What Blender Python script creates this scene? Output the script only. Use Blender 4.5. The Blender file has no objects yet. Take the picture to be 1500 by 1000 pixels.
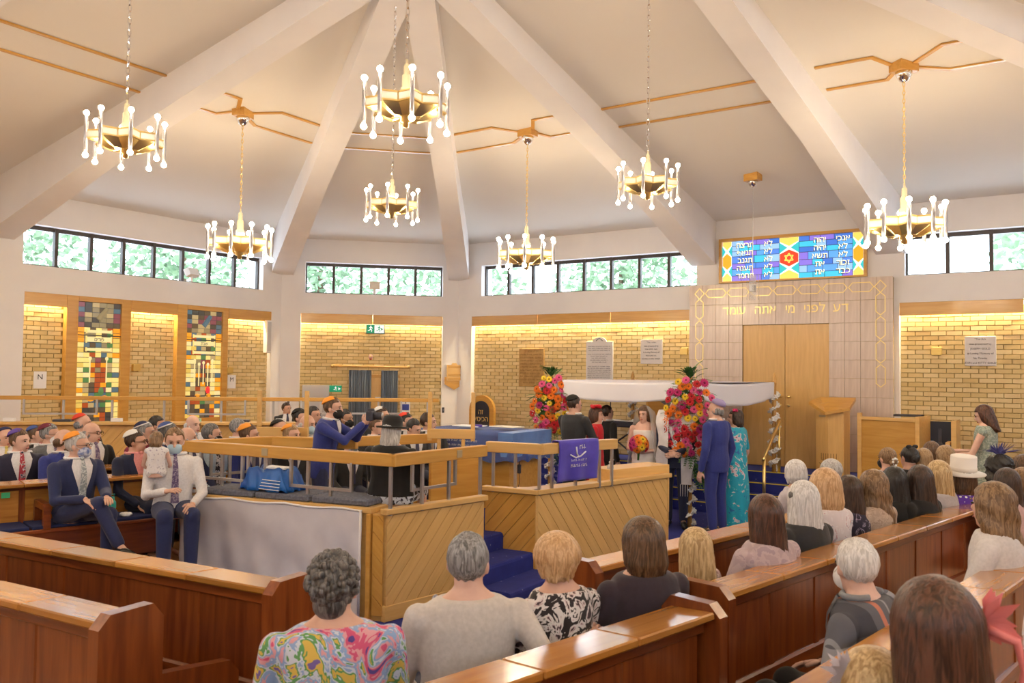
import bpy, bmesh, math, random
from mathutils import Vector, Matrix, Euler
random.seed(7)
R = math.radians
scn = bpy.context.scene
COL = scn.collection
# ---------------------------------------------------------------- camera
CAM = Vector((3.994, -4.798, 2.2))
F_PX = 1222.6
def _axes(yaw, pitch, roll):
    s, c = math.sin(yaw), math.cos(yaw)
    F = Vector((s*math.cos(pitch), c*math.cos(pitch), math.sin(pitch)))
    Rt = Vector((c, -s, 0)); U = Rt.cross(F)
    return F, Rt*math.cos(roll)+U*math.sin(roll), -Rt*math.sin(roll)+U*math.cos(roll)
FW, RT, UP = _axes(-0.5873, 0.0354, 0.0122)
cd = bpy.data.cameras.new('camera'); cam = bpy.data.objects.new('camera', cd); COL.objects.link(cam)
cd.sensor_width = 36.0; cd.lens = F_PX/1500*36; cd.clip_start = 0.05; cd.clip_end = 300
m = Matrix.Identity(4)
for i in range(3):
    m[i][0] = RT[i]; m[i][1] = UP[i]; m[i][2] = -FW[i]; m[i][3] = CAM[i]
cam.matrix_world = m
scn.camera = cam
cd.dof.use_dof = True; cd.dof.focus_distance = 10.5; cd.dof.aperture_fstop = 5.6
# ---------------------------------------------------------------- world, exposure
w = bpy.data.worlds.new('world'); scn.world = w; w.use_nodes = True
nt = w.node_tree; bg = nt.nodes['Background']
bg.inputs[0].default_value = (0.74, 0.87, 1.0, 1); bg.inputs[1].default_value = 4.4
vs = scn.view_settings
vs.view_transform = 'Standard'; vs.look = 'None'; vs.exposure = 1.0; vs.gamma = 1.0; vs.use_curve_mapping = False
# ---------------------------------------------------------------- pixel -> place helpers (1500 x 1000 frame)
def ray(px, py): return FW + RT*((px-750)/F_PX) - UP*((py-500)/F_PX)
def gnd(px, py, z=0.0):
    d = ray(px, py); t = (z-CAM.z)/d.z; return CAM + d*t
def at(px, py, Z): return CAM + ray(px, py)*Z
# ---------------------------------------------------------------- object helpers
def link(o, parent=None):
    COL.objects.link(o)
    if parent is not None: o.parent = parent
    return o
def tag(o, label=None, cat=None, group=None, kind=None):
    if label: o['label'] = label
    if cat: o['category'] = cat
    if group: o['group'] = group
    if kind: o['kind'] = kind
    return o
def empty(name, loc=(0, 0, 0), rz=0.0, parent=None):
    o = bpy.data.objects.new(name, None); o.location = loc; o.rotation_euler = (0, 0, rz); o.empty_display_size = .1
    return link(o, parent)
class MB:
    """collects shapes, links them as one mesh object"""
    def __init__(s): s.v = []; s.f = []; s.mi = []; s.m = 0
    def add(s, vs, fs, M=None):
        o = len(s.v)
        s.v += [(M @ Vector(v)) if M else Vector(v) for v in vs]
        s.f += [tuple(i+o for i in f) for f in fs]; s.mi += [s.m]*len(fs)
        return s
    def box(s, x0, x1, y0, y1, z0, z1, M=None):
        vs = [(x0,y0,z0),(x1,y0,z0),(x1,y1,z0),(x0,y1,z0),(x0,y0,z1),(x1,y0,z1),(x1,y1,z1),(x0,y1,z1)]
        return s.add(vs, [(3,2,1,0),(4,5,6,7),(0,1,5,4),(1,2,6,5),(2,3,7,6),(3,0,4,7)], M)
    def cbox(s, c, sz, M=None):
        return s.box(c[0]-sz[0]/2, c[0]+sz[0]/2, c[1]-sz[1]/2, c[1]+sz[1]/2, c[2]-sz[2]/2, c[2]+sz[2]/2, M)
    def prism(s, pts, z0, z1, M=None):          # polygon in xy extruded in z
        n = len(pts); vs = [(x,y,z0) for x,y in pts]+[(x,y,z1) for x,y in pts]
        return s.add(vs, [tuple(range(n-1,-1,-1)), tuple(range(n,2*n))]+[(i,(i+1)%n,n+(i+1)%n,n+i) for i in range(n)], M)
    def tube(s, pts, r, n=8, cap=True, M=None):  # swept circle; r may be a list
        pts = [Vector(p) for p in pts]; k = len(pts); rs = r if isinstance(r, (list, tuple)) else [r]*k
        vs = []; up = None
        for i, p in enumerate(pts):
            t = (pts[min(i+1,k-1)]-pts[max(i-1,0)]).normalized()
            if up is None:
                up = Vector((0,0,1)) if abs(t.z) < .9 else Vector((1,0,0))
            a = t.cross(up).normalized(); b = a.cross(t).normalized(); up = b
            for j in range(n):
                q = 2*math.pi*j/n
                vs.append(p + (a*math.cos(q)+b*math.sin(q))*rs[i])
        fs = [(i*n+j, i*n+(j+1)%n, (i+1)*n+(j+1)%n, (i+1)*n+j) for i in range(k-1) for j in range(n)]
        if cap: fs += [tuple(range(n-1,-1,-1)), tuple((k-1)*n+j for j in range(n))]
        return s.add(vs, fs, M)
    def lathe(s, prof, n=12, M=None):            # (r, z) profile about z
        k = len(prof); vs = []
        for r, z in prof:
            for j in range(n):
                q = 2*math.pi*j/n; vs.append((r*math.cos(q), r*math.sin(q), z))
        fs = [(i*n+j, i*n+(j+1)%n, (i+1)*n+(j+1)%n, (i+1)*n+j) for i in range(k-1) for j in range(n)]
        fs += [tuple(range(n-1,-1,-1)), tuple((k-1)*n+j for j in range(n))]
        return s.add(vs, fs, M)
    def ball(s, c, r, n=8, k=6, M=None):
        r = r if isinstance(r, (tuple, list)) else (r, r, r)
        vs = [(c[0], c[1], c[2]-r[2])]
        for i in range(1, k):
            a = math.pi*i/k
            for j in range(n):
                q = 2*math.pi*j/n
                vs.append((c[0]+r[0]*math.sin(a)*math.cos(q), c[1]+r[1]*math.sin(a)*math.sin(q), c[2]-r[2]*math.cos(a)))
        vs.append((c[0], c[1], c[2]+r[2])); L = len(vs)-1
        fs = [(0, 1+(j+1)%n, 1+j) for j in range(n)]
        fs += [(1+i*n+j, 1+i*n+(j+1)%n, 1+(i+1)*n+(j+1)%n, 1+(i+1)*n+j) for i in range(k-2) for j in range(n)]
        b = 1+(k-2)*n
        fs += [(b+j, b+(j+1)%n, L) for j in range(n)]
        return s.add(vs, fs, M)
    def mesh(s, name, mats, smooth=False):
        me = bpy.data.meshes.new(name); me.from_pydata([tuple(v) for v in s.v], [], s.f)
        for mt in (mats if isinstance(mats, (list, tuple)) else [mats]): me.materials.append(mt)
        me.polygons.foreach_set('material_index', s.mi)
        if smooth: me.polygons.foreach_set('use_smooth', [True]*len(s.f))
        me.update(); return me
    def build(s, name, mats, parent=None, smooth=False, loc=None, rz=0.0):
        o = bpy.data.objects.new(name, s.mesh(name, mats, smooth))
        if loc is not None: o.location = loc
        o.rotation_euler = (0, 0, rz)
        return link(o, parent)
def inst(me, name, loc=(0,0,0), rot=(0,0,0), parent=None, scale=None):
    o = bpy.data.objects.new(name, me); o.location = loc; o.rotation_euler = rot
    if scale: o.scale = scale
    return link(o, parent)
def copy_tree(o, parent=None):
    c = o.copy(); COL.objects.link(c); c.parent = parent
    for ch in list(o.children): copy_tree(ch, c)
    return c
_bc = {}
def bev_box(sx, sy, sz, mat, b=.004):          # bevelled box mesh, shared between alike pieces
    key = (round(sx,3), round(sy,3), round(sz,3), mat.name, b)
    if key not in _bc:
        x, y, z = sx/2, sy/2, sz/2; b = min(b, x*.45, y*.45, z*.45)
        vs = []; 
        for sxn in (-1,1):
            for syn in (-1,1):
                for szn in (-1,1):
                    vs += [(sxn*(x-b), syn*(y-b), szn*z), (sxn*(x-b), syn*y, szn*(z-b)), (sxn*x, syn*(y-b), szn*(z-b))]
        me = bpy.data.meshes.new('board'); bm = bmesh.new()
        for v in vs: bm.verts.new(v)
        bmesh.ops.convex_hull(bm, input=bm.verts); bm.to_mesh(me); bm.free(); me.materials.append(mat)
        _bc[key] = me
    return _bc[key]
def board(name, sx, sy, sz, c, mat, parent=None, rz=0.0, b=.004, rot=None):
    return inst(bev_box(sx, sy, sz, mat, b), name, c, rot or (0,0,rz), parent)
def Mx(loc=(0,0,0), rz=0.0, rot=None):
    return Matrix.Translation(loc) @ (Euler(rot).to_matrix().to_4x4() if rot else Matrix.Rotation(rz, 4, 'Z'))
# ---------------------------------------------------------------- materials
_m = {}
def mat(name, col, rough=.5, metal=0.0, emit=None, es=0.0, spec=None, trans=0.0, alpha=1.0, sheen=0.0):
    if name in _m: return _m[name]
    M = bpy.data.materials.new(name); M.use_nodes = True; b = M.node_tree.nodes['Principled BSDF']
    b.inputs['Base Color'].default_value = (*col, 1); b.inputs['Roughness'].default_value = rough; b.inputs['Metallic'].default_value = metal
    if emit: b.inputs['Emission Color'].default_value = (*emit, 1); b.inputs['Emission Strength'].default_value = es
    if trans: b.inputs['Transmission Weight'].default_value = trans
    if spec is not None: b.inputs['Specular IOR Level'].default_value = spec
    if sheen: b.inputs['Sheen Weight'].default_value = sheen
    b.inputs['Alpha'].default_value = alpha
    M.diffuse_color = (*col, 1); _m[name] = M; return M
def nd(M, typ, **kw):
    n = M.node_tree.nodes.new(typ)
    for k, v in kw.items():
        if k in n.inputs: n.inputs[k].default_value = v
        else: setattr(n, k, v)
    return n
def lk(M, a, b): M.node_tree.links.new(a, b)
def bsdf(M): return M.node_tree.nodes['Principled BSDF']
def ramp(M, fac, stops, interp='LINEAR'):
    r = nd(M, 'ShaderNodeValToRGB'); r.color_ramp.interpolation = interp
    e = r.color_ramp.elements
    while len(e) > 1: e.remove(e[-1])
    e[0].position = stops[0][0]; e[0].color = (*stops[0][1], 1)
    for p, c in stops[1:]:
        x = e.new(p); x.color = (*c, 1)
    lk(M, fac, r.inputs[0]); return r
def coords(M, scale=(1,1,1), rot=(0,0,0), typ='Object'):
    t = nd(M, 'ShaderNodeTexCoord'); mp = nd(M, 'ShaderNodeMapping'); mp.inputs['Scale'].default_value = scale; mp.inputs['Rotation'].default_value = rot
    lk(M, t.outputs[typ], mp.inputs[0]); return mp.outputs[0]
def wood(name, dark, light, rough=.3, axis='X', s=1.0, rnd=.25, bump=.06, coat=0.0):
    if name in _m: return _m[name]
    M = mat(name, light, rough); b = bsdf(M)
    sc = {'X': (1.2*s, 14*s, 14*s), 'Y': (14*s, 1.2*s, 14*s), 'Z': (14*s, 14*s, 1.2*s)}[axis]
    c = coords(M, sc)
    oi = nd(M, 'ShaderNodeObjectInfo'); ad = nd(M, 'ShaderNodeVectorMath', operation='ADD')
    ml = nd(M, 'ShaderNodeMath', operation='MULTIPLY'); ml.inputs[1].default_value = 40
    lk(M, oi.outputs['Random'], ml.inputs[0]); lk(M, c, ad.inputs[0]); lk(M, ml.outputs[0], ad.inputs[1])
    n = nd(M, 'ShaderNodeTexNoise', Scale=1.6, Detail=5.0, Distortion=.6); lk(M, ad.outputs[0], n.inputs['Vector'])
    r = ramp(M, n.outputs[0], [(.3, dark), (.7, light)])
    hs = nd(M, 'ShaderNodeHueSaturation'); mr = nd(M, 'ShaderNodeMapRange'); mr.inputs[3].default_value = 1-rnd; mr.inputs[4].default_value = 1+rnd
    lk(M, oi.outputs['Random'], mr.inputs[0]); lk(M, mr.outputs[0], hs.inputs['Value']); lk(M, r.outputs[0], hs.inputs['Color'])
    lk(M, hs.outputs[0], b.inputs['Base Color'])
    bp = nd(M, 'ShaderNodeBump', Strength=bump, Distance=.01); lk(M, n.outputs[0], bp.inputs['Height']); lk(M, bp.outputs[0], b.inputs['Normal'])
    if coat: b.inputs['Coat Weight'].default_value = coat; b.inputs['Coat Roughness'].default_value = .12
    return M
def noisy(name, c1, c2, scale=6.0, rough=.6, bump=.0, detail=4.0, sheen=0.0, stops=None, coords_scale=(1,1,1), interp='LINEAR', dist=0.0):
    if name in _m: return _m[name]
    M = mat(name, c2, rough, sheen=sheen); b = bsdf(M)
    n = nd(M, 'ShaderNodeTexNoise', Scale=scale, Detail=detail, Distortion=dist); lk(M, coords(M, coords_scale), n.inputs['Vector'])
    r = ramp(M, n.outputs[0], stops or [(.35, c1), (.65, c2)], interp); lk(M, r.outputs[0], b.inputs['Base Color'])
    if bump:
        bp = nd(M, 'ShaderNodeBump', Strength=bump, Distance=.02); lk(M, n.outputs[0], bp.inputs['Height']); lk(M, bp.outputs[0], b.inputs['Normal'])
    return M
PLASTER = noisy('white_plaster', (.80,.77,.77), (.84,.81,.80), 1.5, .75)
CEIL = noisy('ceiling_paint', (.78,.74,.69), (.80,.765,.72), .6, .8)
OAK = wood('honey_oak', (.60,.30,.055), (.70,.385,.09), .32, rnd=.08, coat=.2)
OAKP = wood('pale_oak', (.70,.42,.14), (.79,.50,.18), .35, rnd=.06, coat=.15)
OAKPZ = wood('pale_oak_vertical', (.68,.40,.13), (.77,.48,.17), .35, axis='Z', rnd=.06, coat=.15)
PEW = wood('pew_mahogany', (.13,.026,.006), (.28,.072,.015), .28, rnd=.2, coat=.4)
PEWZ = wood('pew_mahogany_vertical', (.15,.030,.007), (.30,.080,.017), .28, axis='Z', rnd=.15, coat=.4)
PEWTOP = wood('pew_top_teak', (.38,.150,.028), (.52,.235,.048), .24, rnd=.18, coat=.5)
MORTAR = mat('mortar', (.46,.33,.13), .9)
STEEL = mat('brushed_steel', (.55,.53,.52), .35, .9)
BRASS = mat('polished_brass', (.90,.68,.27), .28, 1.0)
CHROME = mat('chrome', (.85,.85,.86), .12, 1.0)
DARKFRAME = mat('dark_bronze_frame', (.06,.045,.04), .5)
NAVYC = None
def carpet():
    M = mat('navy_carpet', (.02,.03,.17), .95); b = bsdf(M)
    v = nd(M, 'ShaderNodeTexVoronoi', Scale=9.0); lk(M, coords(M), v.inputs['Vector'])
    r = ramp(M, v.outputs['Distance'], [(.0, (.22,.22,.42)), (.06, (.22,.22,.42)), (.09, (.020,.030,.23)), (1, (.014,.022,.19))])
    lk(M, r.outputs[0], b.inputs['Base Color']); return M
NAVYC = carpet()
def brickmat():
    M = mat('yellow_brick', (.70,.50,.22), .75); b = bsdf(M)
    a = nd(M, 'ShaderNodeAttribute', attribute_name='tint')
    n = nd(M, 'ShaderNodeTexNoise', Scale=30.0, Detail=3.0); lk(M, coords(M), n.inputs['Vector'])
    mx = nd(M, 'ShaderNodeMath', operation='ADD'); ml = nd(M, 'ShaderNodeMath', operation='MULTIPLY'); ml.inputs[1].default_value = .3
    lk(M, n.outputs[0], ml.inputs[0]); lk(M, ml.outputs[0], mx.inputs[0]); lk(M, a.outputs['Fac'], mx.inputs[1])
    r = ramp(M, mx.outputs[0], [(.1, (.66,.48,.21)), (.6, (.73,.55,.27)), (1.1, (.77,.60,.32))]); lk(M, r.outputs[0], b.inputs['Base Color'])
    return M
BRICK = brickmat()
GLASS = mat('window_glass', (1,1,1), .02, trans=1.0); bsdf(GLASS).inputs['IOR'].default_value = 1.02
BULB = mat('lit_bulb', (1,1,1), .4, emit=(1,.80,.55), es=92)
COVE = mat('cove_tube', (1,1,1), .5, emit=(1,.87,.58), es=9)

# ---------------------------------------------------------------- structure
ZB0, ZB1, ZW1, ZC = 3.39, 3.83, 4.50, 5.0     # band bottom, sill, window head, eaves
WX = 10.0; CU = 7.3; CD = (WX+CU)/math.sqrt(2); CHU = (WX-CU)/math.sqrt(2)   # chamfer distance / half length
_brick = []
for i in range(6):
    mb = MB().box(-.1075,.1075,-.02,.03,-.0325,.0325); me = mb.mesh('brick', BRICK)
    at_ = me.attributes.new('tint', 'FLOAT', 'POINT'); at_.data.foreach_set('value', [i/6]*8); _brick.append(me)
def brick_fill(parent, secs, dist, z0, z1, nind, near):
    """bricks for wall sections (u0,u1); the nind nearest to `near` are separate parts, the rest joined"""
    cells = []
    for (u0, u1) in secs:
        nz = int((z1-z0)/.075)
        for k in range(nz):
            z = z1-.0375-.075*k
            u = u0 - (.1125 if k % 2 else 0)
            while u < u1-.01:
                a, b_ = max(u, u0), min(u+.215, u1)
                if b_-a > .04: cells.append((a, b_, z, k))
                u += .225
    cells.sort(key=lambda c: (((c[0]+c[1])/2-near[0])**2 + (c[2]-near[1])**2))
    rest = MB(); tints = []
    for i, (a, b_, z, k) in enumerate(cells):
        pr = random.uniform(-.003, .004)
        if i < nind:
            o = inst(random.choice(_brick), 'brick', ((a+b_)/2, dist+pr, z), (0,0,0), parent)
            if b_-a < .21: o.scale = ((b_-a)/.215, 1, 1)
        else:
            rest.box(a, b_, dist-.02+pr, dist+.03, z-.0325, z+.0325); tints += [random.random()]*8
    if rest.v:
        me = rest.mesh('brickwork', BRICK); at2 = me.attributes.new('tint', 'FLOAT', 'POINT'); at2.data.foreach_set('value', tints)
        o = inst(me, 'brickwork', parent=parent); o['kind'] = 'stuff'
ANG = {'north': 0.0, 'west': R(90), 'south': R(180), 'east': R(-90), 'northwest': R(45), 'southwest': R(135), 'southeast': R(-135), 'northeast': R(-45)}
BRY = .14                                       # brick face recess behind the band face
wn = [0]
def window(wall_o, D, u0, u1, n):
    wn[0] += 1
    w_o = empty('window_%d' % wn[0], (0,0,0), 0, wall_o); w_o['kind'] = 'structure'
    fr = MB(); t = .045
    fr.box(u0, u1, D+.16, D+.22, ZW1-t-.02, ZW1); fr.box(u0, u1, D+.16, D+.22, ZB1, ZB1+.03)
    pw = (u1-u0)/n
    fr.build('window_frame', DARKFRAME, w_o)
    pm = MB().box(-pw/2+.02, pw/2-.02, -.004, .004, ZB1+.03, ZW1-.06).mesh('pane', GLASS)
    mm = MB().box(-.028, .028, -.04, .04, ZB1, ZW1).mesh('mullion', DARKFRAME)
    for i in range(n+1): inst(mm, 'mullion', (u0+i*pw, D+.18, 0), parent=w_o)
    for i in range(n): inst(pm, 'pane', (u0+(i+.5)*pw, D+.19, 0), parent=w_o)
def wall(side, D, half, bays, wins, piers, secs=None, ark=None, nind=300, near=(0,2), pel=()):
    """bays: recessed (u0,u1) below the band; wins: (u0,u1,n)"""
    mb = MB()
    T = .4
    mb.box(-half-.15, half+.15, D, D+T, ZW1, ZC+1.6)                      # above the windows
    # band pieces and piers
    cuts = [-half-.15, half+.15]
    mb.box(cuts[0], cuts[1], D, D+T, ZB0, ZB1)
    edges = sorted([(a, b) for a, b, n in wins]); x = -half-.15
    for a, b in edges + [(half+.15, None)]:
        if a > x: mb.box(x, a, D+.002, D+T, ZB1, ZW1)
        x = b if b is not None else x
    x = -half-.15
    for a, b in sorted(bays)+[(half+.15, None)]:
        if a > x: mb.box(x, a, D, D+T, 0, ZB0)
        x = b if b is not None else x
    o = mb.build('wall_'+side, PLASTER, rz=ANG[side]); o['kind'] = 'structure'
    bk = MB()
    for a, b in bays: bk.box(a, b, D+BRY+.012, D+T, 0, ZB0)
    bk.build('mortar_backing', MORTAR, o)
    if secs: brick_fill(o, secs, D+BRY, .6, 3.375, nind, near)
    for a, b, n in wins: window(o, D, a, b, n)
    for a, b in pel:
        n = max(1, round((b-a)/2.0)); L = (b-a)/n
        for i in range(n): board('pelmet_board', L-.006, .025, .21, (a+(i+.5)*L, D+.02, ZB0-.105), OAK, o)
    for (a, b) in piers: pass
    return o
PELN = [(-6.93,-1.83),(1.72,6.93)]
wallN = wall('north', WX, CU, [(-6.93,-1.83),(1.72,6.93)], [(-6.68,-1.74,8),(1.80,6.68,8)], [], secs=[(-6.93,-1.83),(1.72,6.93)], near=(2.6,2.0), pel=PELN)
wallW = wall('west', WX, CU, [(-6.93,-1.9),(2.02,7.05)], [(-6.68,-2.2,7),(1.98,6.80,8)], [], secs=[(-6.93,-1.9),(2.02,2.72),(3.88,4.82),(5.97,7.05)], near=(2.9,2.3), pel=[(2.02,2.72),(3.88,4.82),(5.97,7.05)])
wallNW = wall('northwest', CD, CHU, [(-1.5,1.56)], [(-1.42,1.55,5)], [], secs=[(-1.5,1.56)], near=(0,2.3), pel=[(-1.5,1.56)])
for s_ in ('south', 'east'):
    wall(s_, WX, CU, [], [(-6.68,-1.74,8),(1.74,6.68,8)], [])
for s_ in ('southwest', 'southeast', 'northeast'):
    wall(s_, CD, CHU, [], [(-1.42,1.42,5)], [])
# cove lamps behind the pelmets
def cove(parent_ang, D, a, b, label):
    L = b-a; c = Matrix.Rotation(parent_ang, 4, 'Z') @ Vector(((a+b)/2, D+.085, ZB0-.03))
    t = MB().tube([(-L/2+.02,0,0),(L/2-.02,0,0)], .013, 8).build('cove_lamp', COVE, loc=c, rz=parent_ang)
    tag(t, label, 'lamp', 'fluorescent tubes behind the pelmets')
    ld = bpy.data.lights.new('cove_light', 'AREA'); ld.shape = 'RECTANGLE'; ld.size = L-.05; ld.size_y = .04; ld.energy = 9.0*L; ld.color = (1,.86,.54)
    lo = bpy.data.objects.new('cove_light', ld); lo.location = (0,-.0,-.018); lo.rotation_euler = (R(12),0,0); link(lo, t)
for i, (a, b) in enumerate(PELN): cove(0, WX, a, b, ['slim warm cove tube above the plaques left of the ark', 'slim warm cove tube above the brick wall right of the ark'][i])
for i, (a, b) in enumerate([(2.02,2.72),(3.88,4.82),(5.97,7.05)]): cove(R(90), WX, a, b, ['slim cove tube above the leftmost brick strip', 'slim cove tube above the brick between the stained glass panels', 'slim cove tube above the brick strip beside the column speaker'][i])
cove(R(45), CD, -1.5, 1.56, 'slim warm cove tube above the curtained brick bay')
# ceiling: planes from the eaves to a central square, continuing to a low apex
ZP, RP = 6.3, 1.12
ring = []
for q in range(4):
    M4 = Matrix.Rotation(R(-90*q), 4, 'Z')
    for u in (-CU, -1.78, 1.78, CU): ring.append(M4 @ Vector((u, WX, 0)))
cb = MB()
def P2(q): return Matrix.Rotation(R(-90*q), 4, 'Z') @ Vector((RP, RP, 0))   # q=0 NE
vs = [(p.x, p.y, ZC) for p in ring] + [(P2(q).x, P2(q).y, ZP) for q in range(4)] + [(0, 0, ZP+.16)]
fs = []
for q in range(4):
    i = 4*q; NWp, NEp = 16+(q+3) % 4, 16+q
    fs += [(i, i+1, NWp), (i+1, i+2, NEp, NWp), (i+2, i+3, NEp), (i+3, (i+4) % 16, NEp), (NWp, NEp, 20)]
cb.add(vs, fs)
ceil = cb.build('ceiling', CEIL); ceil['kind'] = 'structure'
def ceil_z(x, y):
    a, b = max(abs(x), abs(y)), min(abs(x), abs(y))
    k = (ZP-ZC)/(WX-RP); z = ZC+(WX-a)*k
    # chamfer plane through B, C and the ring corner
    s = (abs(x)+abs(y)); zc = ZC + (WX+CU-s)*(ZP-ZC)/(WX+CU-2*RP)
    return min(z, zc)
# ribs
def rib(foot, top, idx):
    f = Vector((foot[0], foot[1], 0)); t = Vector((top[0], top[1], 0)); d = (t-f); L = d.length; d.normalize(); n = Vector((-d.y, d.x, 0))
    prof = [(-.12, 4.2), (.02, 4.2), (L*.45, 5.14), (L, 6.07)]; hw = [.23, .23, .17, .16]
    vs = []
    for (s, z), h in zip(prof, hw):
        p = f+d*s
        zt = ceil_z(*(f+d*max(0, min(s, L))).xy)+.12
        for sg in (-1, 1): vs.append((*(p+n*h*sg).xy, z))
        for sg in (-1, 1): vs.append((*(p+n*h*sg).xy, zt))
    fs = []
    for i in range(3):
        a, b = 4*i, 4*i+4
        fs += [(a, a+1, b+1, b), (a, b, b+2, a+2), (a+1, a+3, b+3, b+1)]
    fs += [(0, 2, 3, 1), (12, 13, 15, 14)]
    MB().add(vs, fs).build('rib', PLASTER, ceil)
for q in range(4):
    M4 = Matrix.Rotation(R(-90*q), 4, 'Z')
    for u, t in ((-CU, (-RP, RP)), (-1.6, (-RP, RP)), (1.6, (RP, RP)), (CU, (RP, RP))):
        a = M4 @ Vector((u, WX, 0)); b = M4 @ Vector((*t, 0)); rib(a, b, 0)
# wood strips on the ceiling
def strip(p, q, wd=.05):
    p = Vector((*p, ceil_z(*p)-.012)); q = Vector((*q, ceil_z(*q)-.012)); d = q-p
    o = inst(bev_box(d.length+.03, wd, .02, OAK, .002), 'trim_strip', (p+q)/2, parent=ceil)
    X = d.normalized(); Y = Vector((0,0,1)).cross(X).normalized(); Z = X.cross(Y)
    o.rotation_euler = Matrix((X, Y, Z)).transposed().to_euler()
for q in range(4):
    ca, sa = math.cos(R(-90*q)), math.sin(R(-90*q))
    T = lambda x, y: (x*ca-y*sa, x*sa+y*ca)
    for yy in (5.05, 5.64): strip(T(-1.22, yy), T(1.22, yy))
    for s in (-1, 1):                          # elongated-hexagon figure round each canopy in the side bays
        for pl in (((3.62,5.0),(2.92,5.0),(2.62,5.28)), ((3.98,5.58),(2.93,5.58),(2.62,5.40)), ((2.40,5.28),(2.22,5.0),(1.62,5.0)), ((2.40,5.40),(2.28,5.58),(1.62,5.58))):
            for a, b in zip(pl, pl[1:]): strip(T(s*a[0], a[1]), T(s*b[0], b[1]))
    for r_, hw in ((6.33, .62), (6.93, .70)):   # corner bays: two plain strips
        strip(T((-r_-hw)*.70711, (r_-hw)*.70711), T((-r_+hw)*.70711, (r_+hw)*.70711))
# floors
fl = MB().box(-10.3, 10.3, -10.3, 10.3, -.12, 0).build('floor', NAVYC); fl['kind'] = 'structure'
TZ = .30
PARQ = wood('parquet', (.40,.19,.06), (.56,.30,.11), .4, s=.6)
tr = MB()
tr.prism([(1.25,-10),(10,-10),(10,7.4),(2.6,7.4),(1.5,2.5),(1.25,-1.2)], 0, TZ)
tr.prism([(-10,-10),(1.25,-10),(1.25,-1.15),(-2.75,-1.15),(-2.75,.1),(-3.25,.1),(-3.3,5.2),(-5.0,7.6),(-7.6,9.6),(-10,7.4)], 0, TZ)
tr.build('floor_tier', PARQ, fl)
# ================================================================ fixtures on the walls
def text(body, *a, **k):
    ls = body.split('\n')
    if len(ls) == 1: return text1(body, *a, **k)
    size = a[0]; st = k.get('line', 1.0)*size; loc = k.pop('loc', a[4] if len(a) > 4 else (0,0,0)); a = a[:4]
    for i, l in enumerate(ls):
        if l.strip(): o = text1(l, *a, loc=(loc[0], loc[1], loc[2]+st*((len(ls)-1)/2-i)), **k)
    return o
_gl = {}
def glyph(ch):                                   # outline of one Hebrew letter at size 1, left edge at x = 0
    if ch not in _gl:
        g = MB()
        if ch == 'ד': g.box(0,.50,.50,.59,0,.02).box(.36,.45,0,.55,0,.02)
        elif ch == 'ת': g.box(.04,.54,.50,.59,0,.02).box(.45,.54,0,.55,0,.02).box(.12,.20,.04,.55,0,.02).box(0,.20,0,.08,0,.02)
        else:
            c = bpy.data.curves.new('t', 'FONT'); c.body = ch; c.size = 1; c.extrude = .01; c.resolution_u = 2
            o = bpy.data.objects.new('t', c); COL.objects.link(o); me = bpy.data.meshes.new_from_object(o); COL.objects.unlink(o); bpy.data.objects.remove(o)
            x0 = min((v.co.x for v in me.vertices), default=0)
            g.add([(v.co.x-x0, v.co.y, v.co.z+.01) for v in me.vertices], [tuple(p.vertices) for p in me.polygons])
        _gl[ch] = (g, max((v[0] for v in g.v), default=.25))
    return _gl[ch]
def hword(body, size, mat_, name, parent, loc, rot):
    g = MB(); x = 0
    for ch in body:
        if ch == ' ': x += .28; continue
        q, w_ = glyph(ch); g.add(q.v, q.f, Matrix.Translation((x,0,0))); x += w_+.09
    x -= .09
    g.v = [Vector(((v[0]-x/2)*size, (v[1]-.3)*size, v[2]*min(size,.2))) for v in g.v]
    return inst(g.mesh(name, mat_), name, loc, rot, parent)
def text1(body, size, mat_, name='lettering', parent=None, loc=(0,0,0), rot=(R(90),0,0), ext=.002, align='CENTER', space=1.0, line=1.0, bold=0.0):
    if any('א' <= ch <= 'ת' for ch in body): return hword(body, size, mat_, name, parent, loc, rot)
    c = bpy.data.curves.new('t', 'FONT'); c.body = body; c.size = size; c.extrude = ext; c.align_x = align; c.align_y = 'CENTER'
    c.space_character = space; c.space_line = line; c.offset = bold; c.resolution_u = 2
    o = bpy.data.objects.new('t', c); COL.objects.link(o); me = bpy.data.meshes.new_from_object(o)
    COL.objects.unlink(o); bpy.data.objects.remove(o); me.materials.clear(); me.materials.append(mat_)
    return inst(me, name, loc, rot, parent)
def heb(s): return '\n'.join(l[::-1] for l in s.split('\n'))
def strokes(parent, x, y, z, width, h, seed, mat_, rot=(R(90),0,0)):
    """a line of writing too small to read: rows of small letter strokes grouped in words"""
    rg = random.Random(seed); g = MB(); u = -width/2
    while u < width/2-h*.5:
        wl = min(rg.uniform(2.0,5.5)*h, width/2-u); e = u+wl
        while u < e-h*.3:
            k = rg.random()
            g.box(u, u+h*.16, -h*.42, h*.42 if k > .4 else h*.2, 0, .002)
            if k > .25: g.box(u, u+h*.5, h*.12 if k < .6 else -h*.3, h*.28 if k < .6 else -h*.14, 0, .002)
            u += h*.62
        u = e+h*.55
    o = g.build('lettering', mat_, parent, False, (x, y, z)); o.rotation_euler = rot; o['kind'] = 'stuff'
    return o
GOLD = mat('gold_leaf', (.93,.74,.30), .35, .7)
INK = mat('dark_ink', (.05,.05,.07), .7)
MARB = noisy('pink_marble_tile', (.62,.49,.41), (.70,.57,.48), 5.0, .22, coords_scale=(6,6,.5))
WHITE = mat('white_paper', (.86,.86,.88), .6)
STONE = mat('pale_stone_plaque', (.66,.62,.62), .55)
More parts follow.
